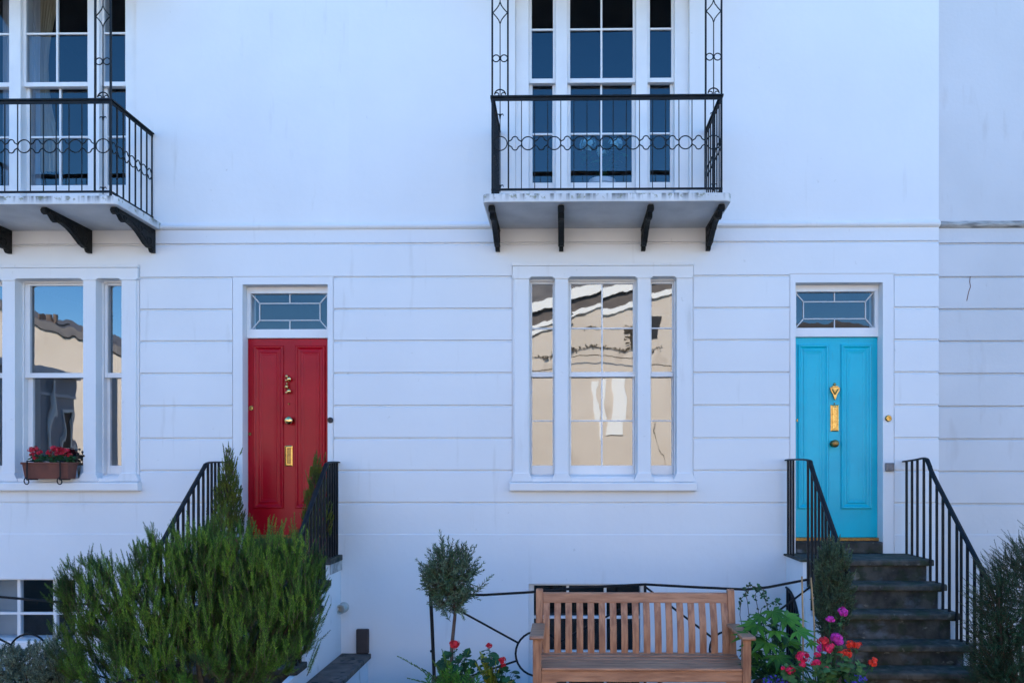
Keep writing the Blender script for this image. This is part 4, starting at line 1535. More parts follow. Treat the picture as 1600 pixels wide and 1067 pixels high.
# ------------------------------------------------------------------ rosemary
def rosemary():
    c = at(330, 1000, -2.6)
    root = thing('rosemary_bush', (c.x, -2.6, 0), 'huge dark green rosemary bush in front of the steps to the red door', 'bush')
    Y = -2.55
    blobs = [blob(385, 945, Y, 112, 112, 0.42), blob(290, 915, Y, 88, 88, 0.40), blob(350, 885, Y, 95, 62, 0.36), blob(262, 882, Y, 58, 42, 0.28), blob(140, 920, Y, 40, 40, 0.22), blob(150, 1030, Y - .1, 55, 55, .28), blob(445, 925, Y - .05, 60, 85, 0.35), blob(330, 1040, Y - 0.15, 110, 70, 0.42),
             blob(155, 950, Y + .1, 52, 70, 0.30), blob(125, 965, Y + .1, 34, 45, 0.22), blob(200, 1040, Y - 0.1, 75, 70, 0.35), blob(235, 985, Y, 60, 70, 0.3), blob(440, 1000, Y, 55, 60, 0.35)]
    blobs = [b for b in blobs]
    lf, sm = MB(), MB()
    n = 560
    P, u, idx = in_blobs(blobs, n, 0.40)
    ctr = np.array([at(330, 1090, Y)[:]])
    out = P - ctr
    out /= np.linalg.norm(out, axis=1, keepdims=True)
    D = out * 0.95 + np.array([[0, 0, 0.60]]) + RNG.normal(0, 0.28, P.shape)
    Ln = RNG.uniform(0.22, 0.42, n)
    D /= np.linalg.norm(D, axis=1, keepdims=True)
    base, D, Ln = plumes(P - D * Ln[:, None] * 0.75, D, Ln, 12, 0.62, (0.28, 0.5), up=0.30)
    shoots(lf, sm, base, D, Ln, 44, 0.024, 0.0042, ang=0.95, bend=0.18, stemr=0.0022)
    # tall leading shoots that break the outline
    lead = [(300, 812), (345, 808), (400, 815), (432, 822), (470, 832), (255, 835), (225, 845), (190, 862), (498, 858), (508, 885), (360, 826), (280, 826), (320, 822),
            (415, 830), (452, 838), (485, 845), (512, 930), (505, 965), (497, 1000), (185, 880), (140, 880), (125, 885), (108, 905), (98, 945), (160, 872), (212, 870),
            (270, 845), (240, 860), (205, 855), (380, 812), (100, 960), (440, 812), (475, 850), (335, 835), (510, 905), (170, 885), (118, 930)]
    bp, dp, lp = [], [], []
    for px, py in lead:
        for q in range(3):
            yy = Y + random.uniform(-0.25, 0.25)
            tp = np.array(at(px + random.uniform(-9, 9), py + random.uniform(-3, 16), yy)[:])
            d = tp - np.array(at(330 + (px - 330) * 0.62, py + 170, Y)[:])
            d /= np.linalg.norm(d)
            L = random.uniform(0.22, 0.36)
            bp.append(tp - d * L)
            dp.append(d)
            lp.append(L)
    shoots(lf, sm, np.array(bp), np.array(dp), np.array(lp), 84, 0.025, 0.0052, ang=0.85, bend=0.03, stemr=0.0024)
    lf.build('foliage', M['rosemary'], root)
    # fresh paler shoots low at the front
    l2 = MB()
    blobs = [blob(230, 1050, Y - .42, 90, 35, 0.1), blob(330, 1010, Y - .42, 120, 50, 0.1), blob(400, 930, Y - .4, 90, 60, 0.08), blob(300, 880, Y - .38, 80, 40, 0.08), blob(420, 880, Y - .38, 70, 40, 0.08), blob(165, 940, Y - .25, 45, 50, 0.08), blob(250, 960, Y - .4, 70, 60, 0.08), blob(450, 970, Y - .38, 50, 60, 0.08)]
    P, u, idx = in_blobs(blobs, 420, 0.2)
    D = np.array([[0, -0.1, 1.0]]) + RNG.normal(0, 0.22, P.shape)
    shoots(l2, sm, P, D, RNG.uniform(0.08, 0.20, 420), 46, 0.026, 0.0052, ang=0.85, bend=0.1)
    l2.build('young_shoots', M['rosemary_low'], root)
    tips = [at(px, py, Y + random.uniform(-.2, .2)) for px, py in ((180, 980), (230, 950), (300, 930), (360, 930), (420, 940), (460, 960), (400, 1000), (260, 1010), (150, 980))]
    limbs(sm, (c.x, -2.6, 0.0), tips, 0.028, 0.006)
    sm.build('stem', M['woody'], root)


rosemary()


def shrub(name, label, cat, origin, blobs, n, Ln, per, leafL, leafW, mat, up=0.8, outw=0.6, ang=0.7, bend=0.1, shell=0.5, woody=None,
          leads=None, group=None, leadL=(0.12, 0.2), centre=None, jit=0.25, planar=False, foliage='foliage', trunk=None, tuck=0.6):
    root = thing(name, origin, label, cat, group)
    lf, sm = MB(), MB()
    P, u, idx = in_blobs(blobs, n, shell)
    B = np.array(blobs)[idx]
    ctr = B[:, :3] if centre is None else np.array([centre])
    out = P - ctr
    out /= np.linalg.norm(out, axis=1, keepdims=True) + 1e-9
    D = out * outw + np.array([[0, 0, up]]) + RNG.normal(0, jit, P.shape)
    D /= np.linalg.norm(D, axis=1, keepdims=True)
    L = RNG.uniform(Ln[0], Ln[1], n)
    shoots(lf, sm, P - D * L[:, None] * tuck, D, L, per, leafL, leafW, ang=ang, bend=bend, planar=planar)
    if leads:
        bp, dp, lp = [], [], []
        for (px, py, y, cx_, cy_) in leads:
            tp = np.array(at(px, py, y)[:])
            d = tp - np.array(at(cx_, cy_, y)[:])
            d /= np.linalg.norm(d)
            q = random.uniform(*leadL)
            bp.append(tp - d * q)
            dp.append(d)
            lp.append(q)
        shoots(lf, sm, np.array(bp), np.array(dp), np.array(lp), int(per * 1.3), leafL, leafW, ang=ang, bend=0.02, planar=planar)
    lf.build(foliage, mat, root)
    tips = []
    for b in blobs:
        for q in range(3):
            tips.append((b[0] + random.uniform(-.6, .6) * b[3], b[1] + random.uniform(-.5, .5) * b[4], b[2] + random.uniform(-.2, .6) * b[5]))
    if trunk:
        for tr in trunk:
            sm.tube(tr[0], tr[1], 8)
        limbs(sm, trunk[0][0][-1], tips, trunk[0][1][-1] * 0.7, 0.003)
    else:
        limbs(sm, origin, tips, woody or 0.012, 0.003)
    sm.build('stem' if not trunk else 'trunk', M['bark'] if trunk else M['woody'], root)
    return root


# silver shrub bottom left
Y = -2.55
shrub('silver_shrub', 'low silvery grey-green shrub in the bottom left corner beside the rosemary', 'bush', (X(40, Y), Y, 0),
      [blob(45, 1045, Y, 55, 38, .22), blob(90, 1040, Y, 34, 38, .2), blob(5, 1040, Y, 40, 30, .2), blob(95, 1010, Y, 22, 22, .12), blob(50, 1090, Y, 90, 45, .25)],
      900, (0.05, 0.11), 26, 0.030, 0.0085, M['silver'], up=0.6, outw=0.7, ang=0.9)

# conifers in pots by the red door
def pot(label, x, y, z, r, h, name='flower_pot', mat=None, group=None):
    root = thing(name, (x, y, z), label, 'pot', group)
    m = MB()
    m.lathe([(r * 0.72, 0), (r * 0.95, h * 0.78), (r * 0.96, h * 0.8), (r * 1.05, h * 0.81), (r * 1.06, h), (r * 0.93, h), (r * 0.90, h * 0.88)], (x, y, z), 'z', 24)
    m.build('pot_body', mat or M['terracotta'], root, smooth=False)
    m = MB()
    m.lathe([(r * 0.90, h * 0.8), (r * 0.5, h * 0.86), (0.001, h * 0.87)], (x, y, z), 'z', 18)
    m.build('soil', M['soil'], root)
    return root


Yc = -0.50
for px, top, wpx, lab, Yp in ((357, 690, 25, 'slim yellow-green conifer standing left of the red door', -0.34), (495, 704, 25, 'slim dull green conifer standing right of the red door behind the railing', -0.34)):
    x = X(px, Yp)
    zt = Z(top, Yp)
    pot('terracotta pot under the conifer on the %s of the red door' % ('left' if px < 400 else 'right'), x, Yp, LZ_R + 0.002, 0.11, 0.2, group='terracotta pots at the red door')
    z0 = LZ_R + 0.2
    H = zt - z0
    bl = []
    prof_c = [0.95, 1.0, 0.92, 0.80, 0.64, 0.46, 0.28]
    for k, q in enumerate(prof_c):
        bl.append((x + random.uniform(-.012, .012), Yp, z0 + H * (0.10 + 0.125 * k), wpx / 150 * q, wpx / 150 * q, H * 0.10))
    ld = [(px + random.uniform(-wpx, wpx) * (1 - k / 18), top + 3 + k * 7, Yp, px, top + 60 + k * 7) for k in range(15)]
    ld.append((px, top, Yp, px, top + 60))
    shrub('potted_conifer', lab, 'conifer', (x, Yp, z0), bl, 720, (0.05, 0.11), 34, 0.019, 0.0085, M['conifer'], up=1.5, outw=0.45, ang=0.55, shell=0.3,
          leads=ld, leadL=(0.07, 0.12), group='conifers beside the red door', trunk=[([(x, Yp, z0 - .03), (x, Yp, z0 + H * .35), (x, Yp, z0 + H * .8)], [0.012, 0.009, 0.004])])

# olive tree
Yo = -2.0
ox = X(708, Yo)
pot('dark planter under the olive tree', ox, Yo, 0.0, 0.16, 0.17, mat=M['barrel'])
ld = [(687, 828, 700, 900), (650, 874, 690, 910), (655, 880, 690, 912), (668, 862, 700, 905), (700, 838, 705, 900), (722, 848, 712, 900), (738, 852, 715, 900), (770, 898, 735, 930),
      (762, 912, 728, 935), (748, 880, 715, 915), (752, 938, 720, 925), (665, 930, 700, 910), (672, 942, 700, 915), (690, 962, 705, 915), (725, 968, 712, 915), (745, 925, 715, 915),
      (660, 900, 700, 910), (655, 890, 690, 910), (676, 850, 700, 900), (690, 842, 703, 900), (715, 845, 708, 900), (730, 858, 712, 905)]
shrub('olive_tree', 'small grey-green olive tree with a round crown and thin trunk left of the bench', 'tree', (ox, Yo, 0.15),
      [blob(705, 903, Yo, 37, 44, 0.18), blob(695, 880, Yo, 27, 30, 0.15), blob(722, 892, Yo, 26, 36, 0.15), blob(705, 935, Yo, 32, 25, 0.15), blob(683, 905, Yo, 24, 28, .12)],
      340, (0.08, 0.16), 15, 0.050, 0.0125, M['olive_leaf'], up=0.45, outw=0.8, ang=0.8, shell=0.35,
      leads=[(a, b, Yo, c_, d_) for a, b, c_, d_ in ld], leadL=(0.12, 0.2), foliage='crown', centre=None,
      trunk=[([(ox - 0.015, Yo, 0.1), (X(706, Yo), Yo, Z(1010, Yo)), (X(711, Yo), Yo, Z(960, Yo)), (X(708, Yo), Yo, Z(925, Yo))], [0.017, 0.015, 0.013, 0.010])])

# shrub on the turquoise door steps
Ys = -1.75
sx = X(1303, Ys)
pot('dark pot holding the grey-green shrub on the turquoise door steps', sx, Ys, 0.0, 0.15, 0.28, mat=M['barrel'])
ld = [(1285, 846, 1298, 930), (1303, 842, 1302, 930), (1320, 846, 1306, 930), (1332, 860, 1308, 940), (1275, 868, 1296, 940), (1295, 838, 1300, 920), (1312, 838, 1305, 920),
      (1338, 890, 1310, 950), (1270, 890, 1295, 950), (1327, 850, 1306, 930), (1340, 915, 1312, 960), (1268, 915, 1295, 965)]
shrub('potted_shrub', 'upright grey-green leafy shrub in front of the turquoise door steps', 'shrub', (sx, Ys, 0.25),
      [blob(1302, 885, Ys, 27, 40, 0.15), blob(1303, 930, Ys, 32, 42, 0.17), blob(1300, 970, Ys, 26, 28, .14)],
      560, (0.06, 0.15), 24, 0.030, 0.0095, M['steps_shrub'], up=0.9, outw=0.75, ang=0.8, shell=0.35, jit=0.45, leads=[(a, b, Ys, c_, d_) for a, b, c_, d_ in ld], woody=0.014)

# dark feathery bush at the right
Yr = -2.0
ld = []
for a, b in ((1502, 905), (1510, 935), (1506, 965), (1522, 868), (1535, 862), (1550, 850), (1562, 832), (1575, 846), (1512, 990), (1518, 1010), (1528, 890), (1543, 870), (1590, 812), (1598, 840), (1520, 950),
             (1504, 1030), (1500, 930), (1530, 905), (1515, 1050), (1568, 852), (1583, 850)):
    for q in range(3):
        ld.append((a + random.uniform(-6, 8), b + random.uniform(-8, 12), Yr + random.uniform(-.1, .1), a + 70, b + 60))
shrub('dark_bush', 'big dark feathery needle bush at the right edge beside the long railing', 'bush', (X(1600, Yr), Yr, 0),
      [blob(1590, 950, Yr, 62, 95, .35), blob(1570, 1030, Yr, 55, 70, .35), blob(1640, 920, Yr, 80, 90, .4), blob(1600, 1060, Yr, 90, 60, .4), blob(1560, 930, Yr, 30, 45, .2), blob(1560, 985, Yr, 42, 60, .25), blob(1548, 1045, Yr, 34, 40, .2)],
      2100, (0.10, 0.24), 44, 0.021, 0.0048, M['yew'], up=0.35, outw=0.9, ang=0.95, shell=0.4, leads=ld, leadL=(0.22, 0.34), woody=0.02, jit=0.2)


# ------------------------------------------------------------------ broad-leaved plants
def lobed_leaf(mb, p, d, nrm, size, lobes=7, depth=0.45, droop=0.15, spread=2.1, sharp=1.0):
    d = Vector(d).normalized()
    nrm = Vector(nrm)
    s = d.cross(nrm).normalized()
    nrm = s.cross(d).normalized()
    p = Vector(p)
    pts = [p]
    out = []
    n = lobes * 2 + 1
    for k in range(n):
        a = -spread + 2 * spread * k / (n - 1)
        tipk = k % 2 == 1
        base = 1 - 0.30 * abs(a) / spread
        r = size * base * (1.0 if tipk else depth)
        r *= random.uniform(0.93, 1.07)
        q = p + d * (size * 0.12) + (d * math.cos(a) + s * math.sin(a)) * r - nrm * (droop * r * r / size) + nrm * (0.0 if tipk else 0.04 * size)
        out.append(q)
    c = p + d * size * 0.12 + nrm * size * 0.02
    verts = [c] + out
    faces = [(0, k, k + 1) for k in range(1, len(out))]
    mb.add([tuple(v) for v in verts], faces)


def flower_head(parent, c, r, mat, n=26, name='flower_head'):
    m = MB()
    for k in range(n):
        u = Vector((random.gauss(0, 1), random.gauss(0, 1) - 0.6, random.gauss(0, 1) * 0.8 + 0.25)).normalized()
        q = Vector(c) + Vector((u.x * r, u.y * r, u.z * r * 0.78)) * random.uniform(0.45, 1.0)
        # a floret: five petals
        side = u.orthogonal().normalized()
        up = u.cross(side)
        ps = r * 0.42 * random.uniform(0.8, 1.2)
        a0 = random.uniform(0, 2)
        for j in range(5):
            a = a0 + j * 2 * PI / 5
            dd = (side * math.cos(a) + up * math.sin(a))
            tt = (side * -math.sin(a) + up * math.cos(a))
            w = ps * 0.42
            m.add([tuple(q), tuple(q + dd * ps * 0.6 + tt * w + u * ps * .18), tuple(q + dd * ps + u * ps * .12), tuple(q + dd * ps * 0.6 - tt * w + u * ps * .18)], [(0, 1, 2, 3)])
    return m.build(name, mat, parent)


def geranium(label, base, heads, leafblobs, nleaf, lsize, mat_p, group=None, leafmat='geranium_leaf', fh=26):
    """heads: (point, radius, material or None)"""
    root = thing('geranium', base, label, 'flower', group)
    lf, sm = MB(), MB()
    P, u, idx = in_blobs(leafblobs, nleaf, 0.4)
    for p, q in zip(P, u):
        nrm = Vector((q[0] * .5, q[1] * .6 - 0.35, abs(q[2]) + 0.35))
        d = Vector((q[0] + random.gauss(0, .3), q[1] + random.gauss(0, .3), random.gauss(-.1, .25)))
        lobed_leaf(lf, p, d, nrm, lsize * random.uniform(0.6, 1.15), 5, 0.84, 0.1, 2.6)
        b = Vector(base) + Vector((random.uniform(-.03, .03), random.uniform(-.03, .03), 0.02))
        if random.random() < 0.5:
            sm.tube([b, (Vector(p) + b) / 2 + Vector((0, 0, .02)), Vector(p)], [.003, .0025, .0018], 4)
    for c, r, mt in heads:
        flower_head(root, c, r, M[mt or mat_p], n=fh)
        b = Vector(base) + Vector((random.uniform(-.02, .02), 0, 0.02))
        c = Vector(c)
        sm.tube([b, b * 0.35 + c * 0.65 + Vector((0, 0, -0.02)), c], [.0035, .003, .002], 5)
        for q in range(3):
            lobed_leaf(lf, c + Vector((random.uniform(-.012, .012), 0, -r * 0.9 - .01 * q)), (random.uniform(-1, 1), random.uniform(-1, .2), -0.2), (0, -.3, 1), lsize * 0.35, 5, 0.8)
    lf.build('leaves', M[leafmat], root)
    sm.build('stem', M['dark_leaf'], root)
    return root


def hp(px, py, y, r, mt=None):
    return (tuple(at(px, py, y)), r * (y - CAM_Y) / FPX, mt)


# barrel with the bright geraniums
Yg = -2.85
gx = X(1292, Yg)
pot('large round pot full of geraniums at the foot of the turquoise door steps', gx, Yg, 0.0, 0.27, 0.30, mat=M['barrel'])
geranium('geranium with magenta-pink flowers on tall stems beside the stone steps', (gx, Yg, 0.27),
         [hp(1317, 955, Yg, 8.5), hp(1297, 967, Yg, 7), hp(1307, 996, Yg, 10.5), hp(1282, 1012, Yg - .02, 8), hp(1312, 1003, Yg - .02, 7)],
         [blob(1303, 1030, Yg, 22, 25, .08), blob(1306, 970, Yg, 10, 8, .03)], 34, 0.036, 'petal_magenta', 'geraniums by the stone steps')
geranium('geranium with hot pink and crimson flowers low beside the broad-leaved plant', (gx - 0.08, Yg - .08, 0.27),
         [hp(1285, 1001, Yg - .05, 9, 'petal_red'), hp(1293, 1012, Yg - .06, 9.5), hp(1255, 1026, Yg - .1, 11), hp(1275, 1036, Yg - .12, 8), hp(1254, 1038, Yg - .12, 6), hp(1234, 1046, Yg - .1, 7.5), hp(1291, 1044, Yg - .12, 4.5), hp(1299, 1009, Yg - .06, 6), hp(1277, 1022, Yg - .08, 5.5), hp(1223, 1043, Yg - .1, 4)],
         [blob(1262, 1050, Yg - .08, 38, 22, .12)], 70, 0.036, 'petal_pink', 'geraniums by the stone steps')
geranium('geranium with orange-red flowers reaching out over the stone steps', (gx + 0.10, Yg - .04, 0.27),
         [hp(1328, 1006, Yg, 7.5), hp(1339, 1007, Yg, 7), hp(1322, 1021, Yg - .03, 9), hp(1313, 1020, Yg - .03, 5), hp(1363, 1035, Yg - .03, 7.5), hp(1366, 1030, Yg - .03, 5)],
         [blob(1312, 1045, Yg - .05, 34, 26, .12), blob(1330, 1055, Yg - .05, 20, 15, .1)], 80, 0.042, 'petal_orange', 'geraniums by the stone steps')
# lobelia


def lobelia(label, px, py, y, w, h, n=120):
    c = at(px, py, y)
    s = (y - CAM_Y) / FPX
    root = thing('lobelia', (c.x, y, c.z - h * s), label, 'flower', 'blue lobelias at the rims of pots')
    P, u, idx = in_blobs([(c.x, y, c.z, w * s, 0.07, h * s)], n, 0.3)
    m, l = MB(), MB()
    for p in P:
        if random.random() < 0.55:
            for j in range(4):
                a = random.uniform(0, 6.28)
                d = Vector((math.cos(a), -0.4, math.sin(a)))
                lobed_leaf(m, p, d, (0, -1, .4), 0.008, 2, 0.7)
        else:
            lobed_leaf(l, p, (random.uniform(-1, 1), -0.5, random.uniform(-.3, 1)), (0, -1, .5), 0.016, 2, 0.7)
    m.build('petals', M['petal_blue'], root)
    l.build('leaves', M['dark_leaf'], root)


lobelia('trailing blue lobelia at the rim of the pot beside the bench', 1210, 1062, -2.9, 20, 7)
lobelia('blue lobelia spilling over the pot on the side of the stone steps', 1338, 1062, -2.95, 17, 8)

# broad leaved plant
Yt = -2.55
fx = X(1208, Yt)
pot('brown glazed pot holding the broad-leaved plant beside the bench', fx - 0.01, Yt - .12, 0.0, 0.15, 0.33, mat=M['barrel'])
root = thing('broad_leaved_plant', (fx, Yt, 0.30), 'bright green plant with large pointed lobed leaves beside the bench', 'plant')
lf, sm = MB(), MB()
big = [(1185, 975, 40, -1.0), (1222, 962, 44, 0.9), (1205, 952, 34, 0.2), (1242, 985, 34, 1.3), (1172, 992, 32, -1.3), (1200, 1002, 40, -0.3), (1228, 1000, 34, 0.6), (1180, 1018, 30, -0.8), (1212, 1022, 36, 0.3),
       (1240, 1018, 28, 1.1), (1195, 1036, 30, -0.4), (1222, 1042, 30, 0.5), (1176, 1040, 24, -1.0), (1245, 1040, 24, 1.0), (1262, 1003, 20, 1.4), (1210, 985, 34, 0.0), (1190, 962, 24, -0.6)]
for px, py, sz, lean in big:
    y = Yt + random.uniform(-0.18, 0.12)
    p = at(px, py, y)
    s = (y - CAM_Y) / FPX
    d = Vector((lean, -0.55 + random.uniform(-.3, .3), random.uniform(-.35, .15)))
    lobed_leaf(lf, p, d, (lean * 0.15, -0.55, 1.0), sz * s * 0.95, 7, 0.50, 0.25, 2.2)
    sm.tube([(fx, Yt, 0.3), ((fx + p.x) / 2, (Yt + y) / 2, p.z * .5 + .2), tuple(p)], [.005, .004, .003], 5)
lf.build('leaves', M['fatsia'], root)
l2 = MB()
P, u, idx = in_blobs([blob(1205, 1025, Yt + .08, 45, 38, .12), blob(1190, 990, Yt + .1, 30, 30, .1)], 120, 0.3)
for p, q in zip(P, u):
    lobed_leaf(l2, p, (q[0] + random.gauss(0, .4), q[1] - .4, random.gauss(-.2, .4)), (q[0] * .3, -.6, .8), random.uniform(.035, .075), 5, 0.6, 0.2, 2.0)
l2.build('lower_leaves', M['dark_leaf'], root)
sm.build('stem', M['dark_leaf'], root)

# climber on the bench end
Yj = -2.2
root = thing('climbing_plant', (X(1178, Yj), Yj, 0.2), 'thin twining climber with small leaves between bench and lobed plant', 'climber')
lf, sm = MB(), MB()
vines = [[(1178, 1040), (1172, 980), (1168, 940), (1163, 918), (1172, 914), (1184, 918), (1190, 930)], [(1176, 1040), (1162, 990), (1156, 960), (1158, 935), (1170, 922)],
         [(1182, 1000), (1186, 960), (1180, 930), (1184, 915), (1195, 922), (1199, 935)], [(1176, 990), (1200, 950), (1192, 925)], [(1180, 990), (1190, 950), (1212, 938), (1218, 945)]]
for vn in vines:
    pts = [at(a, b, Yj + random.uniform(-.03, .03)) for a, b in vn]
    sm.tube(pts, 0.003, 4)
    for a, b in zip(pts[:-1], pts[1:]):
        for k in range(5):
            p = a.lerp(b, random.random()) + Vector((random.uniform(-.015, .015),) * 3)
            lobed_leaf(lf, p, (random.uniform(-1, 1), random.uniform(-.6, .2), random.uniform(-.8, .5)), (random.uniform(-.4, .4), -1, .5), random.uniform(.014, .026), 3, 0.75, 0.2, 1.4)
lf.build('leaves', M['dark_leaf'], root)
sm.build('stem', M['woody'], root)

for (a, b, lab) in (((1253, 900), (1255, 1040), 'upright bamboo cane nearer the bench, behind the geraniums'), ((1267, 902), (1276, 1040), 'slightly leaning bamboo cane nearer the stone steps, behind the geraniums')):
    p, q = at(a[0], a[1], -2.6), at(b[0], b[1], -2.6)
    o = MB().tube([p, (p + q) / 2 + Vector((.003, 0, 0)), Vector((q.x, q.y, 0.0))], 0.0062, 7).build('bamboo_cane', M['cane'])
    tag(o, lab, 'cane', 'bamboo canes')

# plants below the olive tree
Yf = -2.6
rootx = X(712, Yf)
root = thing('fern', (rootx - .05, Yf, 0.0), 'green fern with a long arching frond reaching left below the olive tree', 'fern')
lf, sm = MB(), MB()
fr = []
c0 = at(708, 1085, Yf)
for px, py in ((622, 1027), (640, 1062), (660, 1045), (675, 1030), (690, 1012), (735, 1012), (748, 1028), (765, 1045), (700, 1030), (720, 1020), (780, 1060), (650, 1075), (728, 1035), (685, 1045)):
    tp = at(px, py, Yf + random.uniform(-.15, .1))
    d = tp - c0
    L = d.length
    fr.append((np.array(c0[:]), np.array(d[:]), L))
for b, d, L in fr:
    dd = np.array(d) / L + np.array([0, 0, 0.2])
    dd /= np.linalg.norm(dd)
    shoots(lf, sm, np.array([b]), np.array([dd]), np.array([L * 1.15]), 56, 0.055, 0.016, ang=1.15, bend=-0.16, planar=True, tip=0.25, stemr=0.003)
lf.build('fronds', M['fern'], root)
sm.build('stem', M['woody'], root)
root = thing('yellow_fern', (X(775, Yf), Yf, 0), 'yellow-green fern right of the olive trunk, beside the bench', 'fern')
lf, sm = MB(), MB()
c0 = at(772, 1080, Yf - .05)
for px, py in ((752, 1018), (760, 1026), (768, 1022), (745, 1035), (780, 1045), (790, 1058), (765, 1045), (757, 1035), (800, 1062), (775, 1032)):
    tp = at(px, py, Yf - .05 + random.uniform(-.1, .1))
    d = tp - c0
    L = d.length
    dd = np.array(d[:]) / L
    shoots(lf, sm, np.array([c0[:]]), np.array([dd]), np.array([L * 1.05]), 44, 0.050, 0.018, ang=1.0, bend=-0.05, planar=True, tip=0.3)
lf.build('fronds', M['yellow_fern'], root)
sm.build('stem', M['woody'], root)
root = thing('euphorbia', (X(702, Yf - .2), Yf - .2, 0), 'bright green whorled leafy plant at the bottom below the olive tree', 'plant')
lf, sm = MB(), MB()
for px, py in ((688, 1052), (705, 1042), (698, 1062), (722, 1056), (680, 1066), (714, 1066), (735, 1062), (670, 1056), (696, 1048), (728, 1046), (742, 1054), (712, 1050), (665, 1068), (750, 1066)):
    tp = at(px, py, Yf - .2 + random.uniform(-.05, .05))
    n = 1
    shoots(lf, sm, np.array([[tp.x, tp.y, tp.z - 0.12]]), np.array([[random.uniform(-.2, .2), -0.2, 1]]), np.array([0.13]), 30, 0.06, 0.012, ang=1.0, bend=0.0, tip=0.5)
lf.build('leaves', M['fatsia'], root)
sm.build('stem', M['dark_leaf'], root)
geranium('red geranium with one big bloom in front of the olive trunk', (X(712, Yf), Yf + .05, 0.0), [hp(710, 1006, Yf, 8.5)], [blob(715, 1038, Yf, 28, 20, .1)], 60, 0.040, 'petal_red', 'red geraniums left of the bench', 'dark_leaf', 40)
geranium('red geranium with a small bloom and a larger one close to the bench arm', (X(770, Yf), Yf + .08, 0.0), [hp(764, 1008, Yf, 5), hp(785, 1031, Yf, 6.5), hp(787, 1040, Yf, 5)],
         [blob(762, 1026, Yf + .05, 14, 10, .08), blob(795, 1056, Yf, 20, 16, .08), blob(765, 1045, Yf, 20, 22, .08)], 64, 0.036, 'petal_red', 'red geraniums left of the bench', 'dark_leaf', 30)

# ------------------------------------------------------------------ window box
yb_ = -0.13
x0, x1 = X(41, yb_), X(114, yb_)
z0, z1 = Z(748, yb_), Z(722, yb_)
wbx = thing('window_box', ((x0 + x1) / 2, yb_, z0), 'terracotta window box with red geraniums on the left window sill', 'planter')
m = MB()
v = []
for (xx0, xx1, yy0, yy1, zz) in ((x0 + .02, x1 - .02, -0.18, -0.055, z0), (x0 + .004, x1 - .004, -0.20, -0.045, z1 - .022), (x0 - .006, x1 + .006, -0.212, -0.038, z1 - .020), (x0 - .006, x1 + .006, -0.212, -0.038, z1),
                                (x0 + .012, x1 - .012, -0.192, -0.058, z1), (x0 + .014, x1 - .014, -0.190, -0.060, z1 - .03)):
    v += [(xx0, yy0, zz), (xx1, yy0, zz), (xx1, yy1, zz), (xx0, yy1, zz)]
f = [(0, 3, 2, 1)]
for i in range(5):
    for k in range(4):
        l = (k + 1) % 4
        f.append((i * 4 + k, i * 4 + l, i * 4 + 4 + l, i * 4 + 4 + k))
f.append((20, 21, 22, 23))
m.add(v, f)
m.build('trough', M['terracotta'], wbx, 0.003)
for px in (44.5, 96):
    xx = X(px, -0.2)
    m = MB()
    zt = z1 + .012
    m.tube([(xx, -0.222, zt), (xx, -0.222, z0 + 0.03), (xx - .004, -0.222, z0 - 0.01)], 0.007, 6)
    cc = (xx + 0.0, -0.222, z0 - 0.025)
    sp = [(cc[0] + (0.034 - 0.0035 * t) * math.cos(PI * 0.6 + t), -0.222, cc[2] + (0.04 - 0.004 * t) * math.sin(PI * 0.6 + t)) for t in np.linspace(0, 6.2, 22)]
    m.tube(sp, 0.006, 6)
    m.tube([(xx, -0.222, zt), (xx, -0.05, zt), (xx, -0.03, zt - 0.01)], 0.006, 6)
    m.tube([(xx, -0.222, z0 - .006), (xx, -0.06, z0 - .006)], 0.006, 6)
    m.build('bracket', M['iron'], wbx)
m = MB().box(x0 + .016, x1 - .016, -0.188, -0.062, z1 - .028, z1 - .012)
m.build('soil', M['soil'], wbx)
yy = -0.125
for cpx, lab, hs in ((58, 'red geranium at the left end of the window box', ((50, 704, 4.5), (57, 702, 4.5), (52, 711, 4), (62, 708, 4), (55, 716, 3.5))),
                     (84, 'red geranium in the middle of the window box', ((77, 708, 4), (85, 702, 5), (92, 703, 4.5), (81, 713, 3), (89, 710, 4))),
                     (105, 'red geranium at the right end of the window box', ((102, 705, 5), (108, 712, 3.5), (98, 710, 3.5)))):
    geranium(lab, (X(cpx, yy), yy, z1 - 0.01), [hp(a, b - 1, yy, c_ * 1.4) for a, b, c_ in hs], [blob(cpx, 715, yy, 12, 8, .04)], 64, 0.024, 'petal_dark_red', 'geraniums in the window box', 'dark_leaf', 14)
root = thing('dried_plant', (X(122, yy), yy + .09, Z(724, yy)), 'sprig with dark round seed heads beside the window box, against the glass', 'plant')
m, s2 = MB(), MB()
for a, b in ((119, 704), (124, 702), (129, 706), (122, 709), (131, 712), (126, 712), (118, 713), (127, 716)):
    c = at(a, b, -0.03)
    m.lathe([(0.002, -0.013), (0.012, -0.006), (0.013, 0.005), (0.002, 0.013)], c, 'z', 7)
    s2.tube([(X(123, -.03), -0.03, Z(748, -.03)), tuple(c)], 0.002, 4)
m.build('seed_head', M['dark_fill'], root)
s2.build('stem', M['woody'], root)

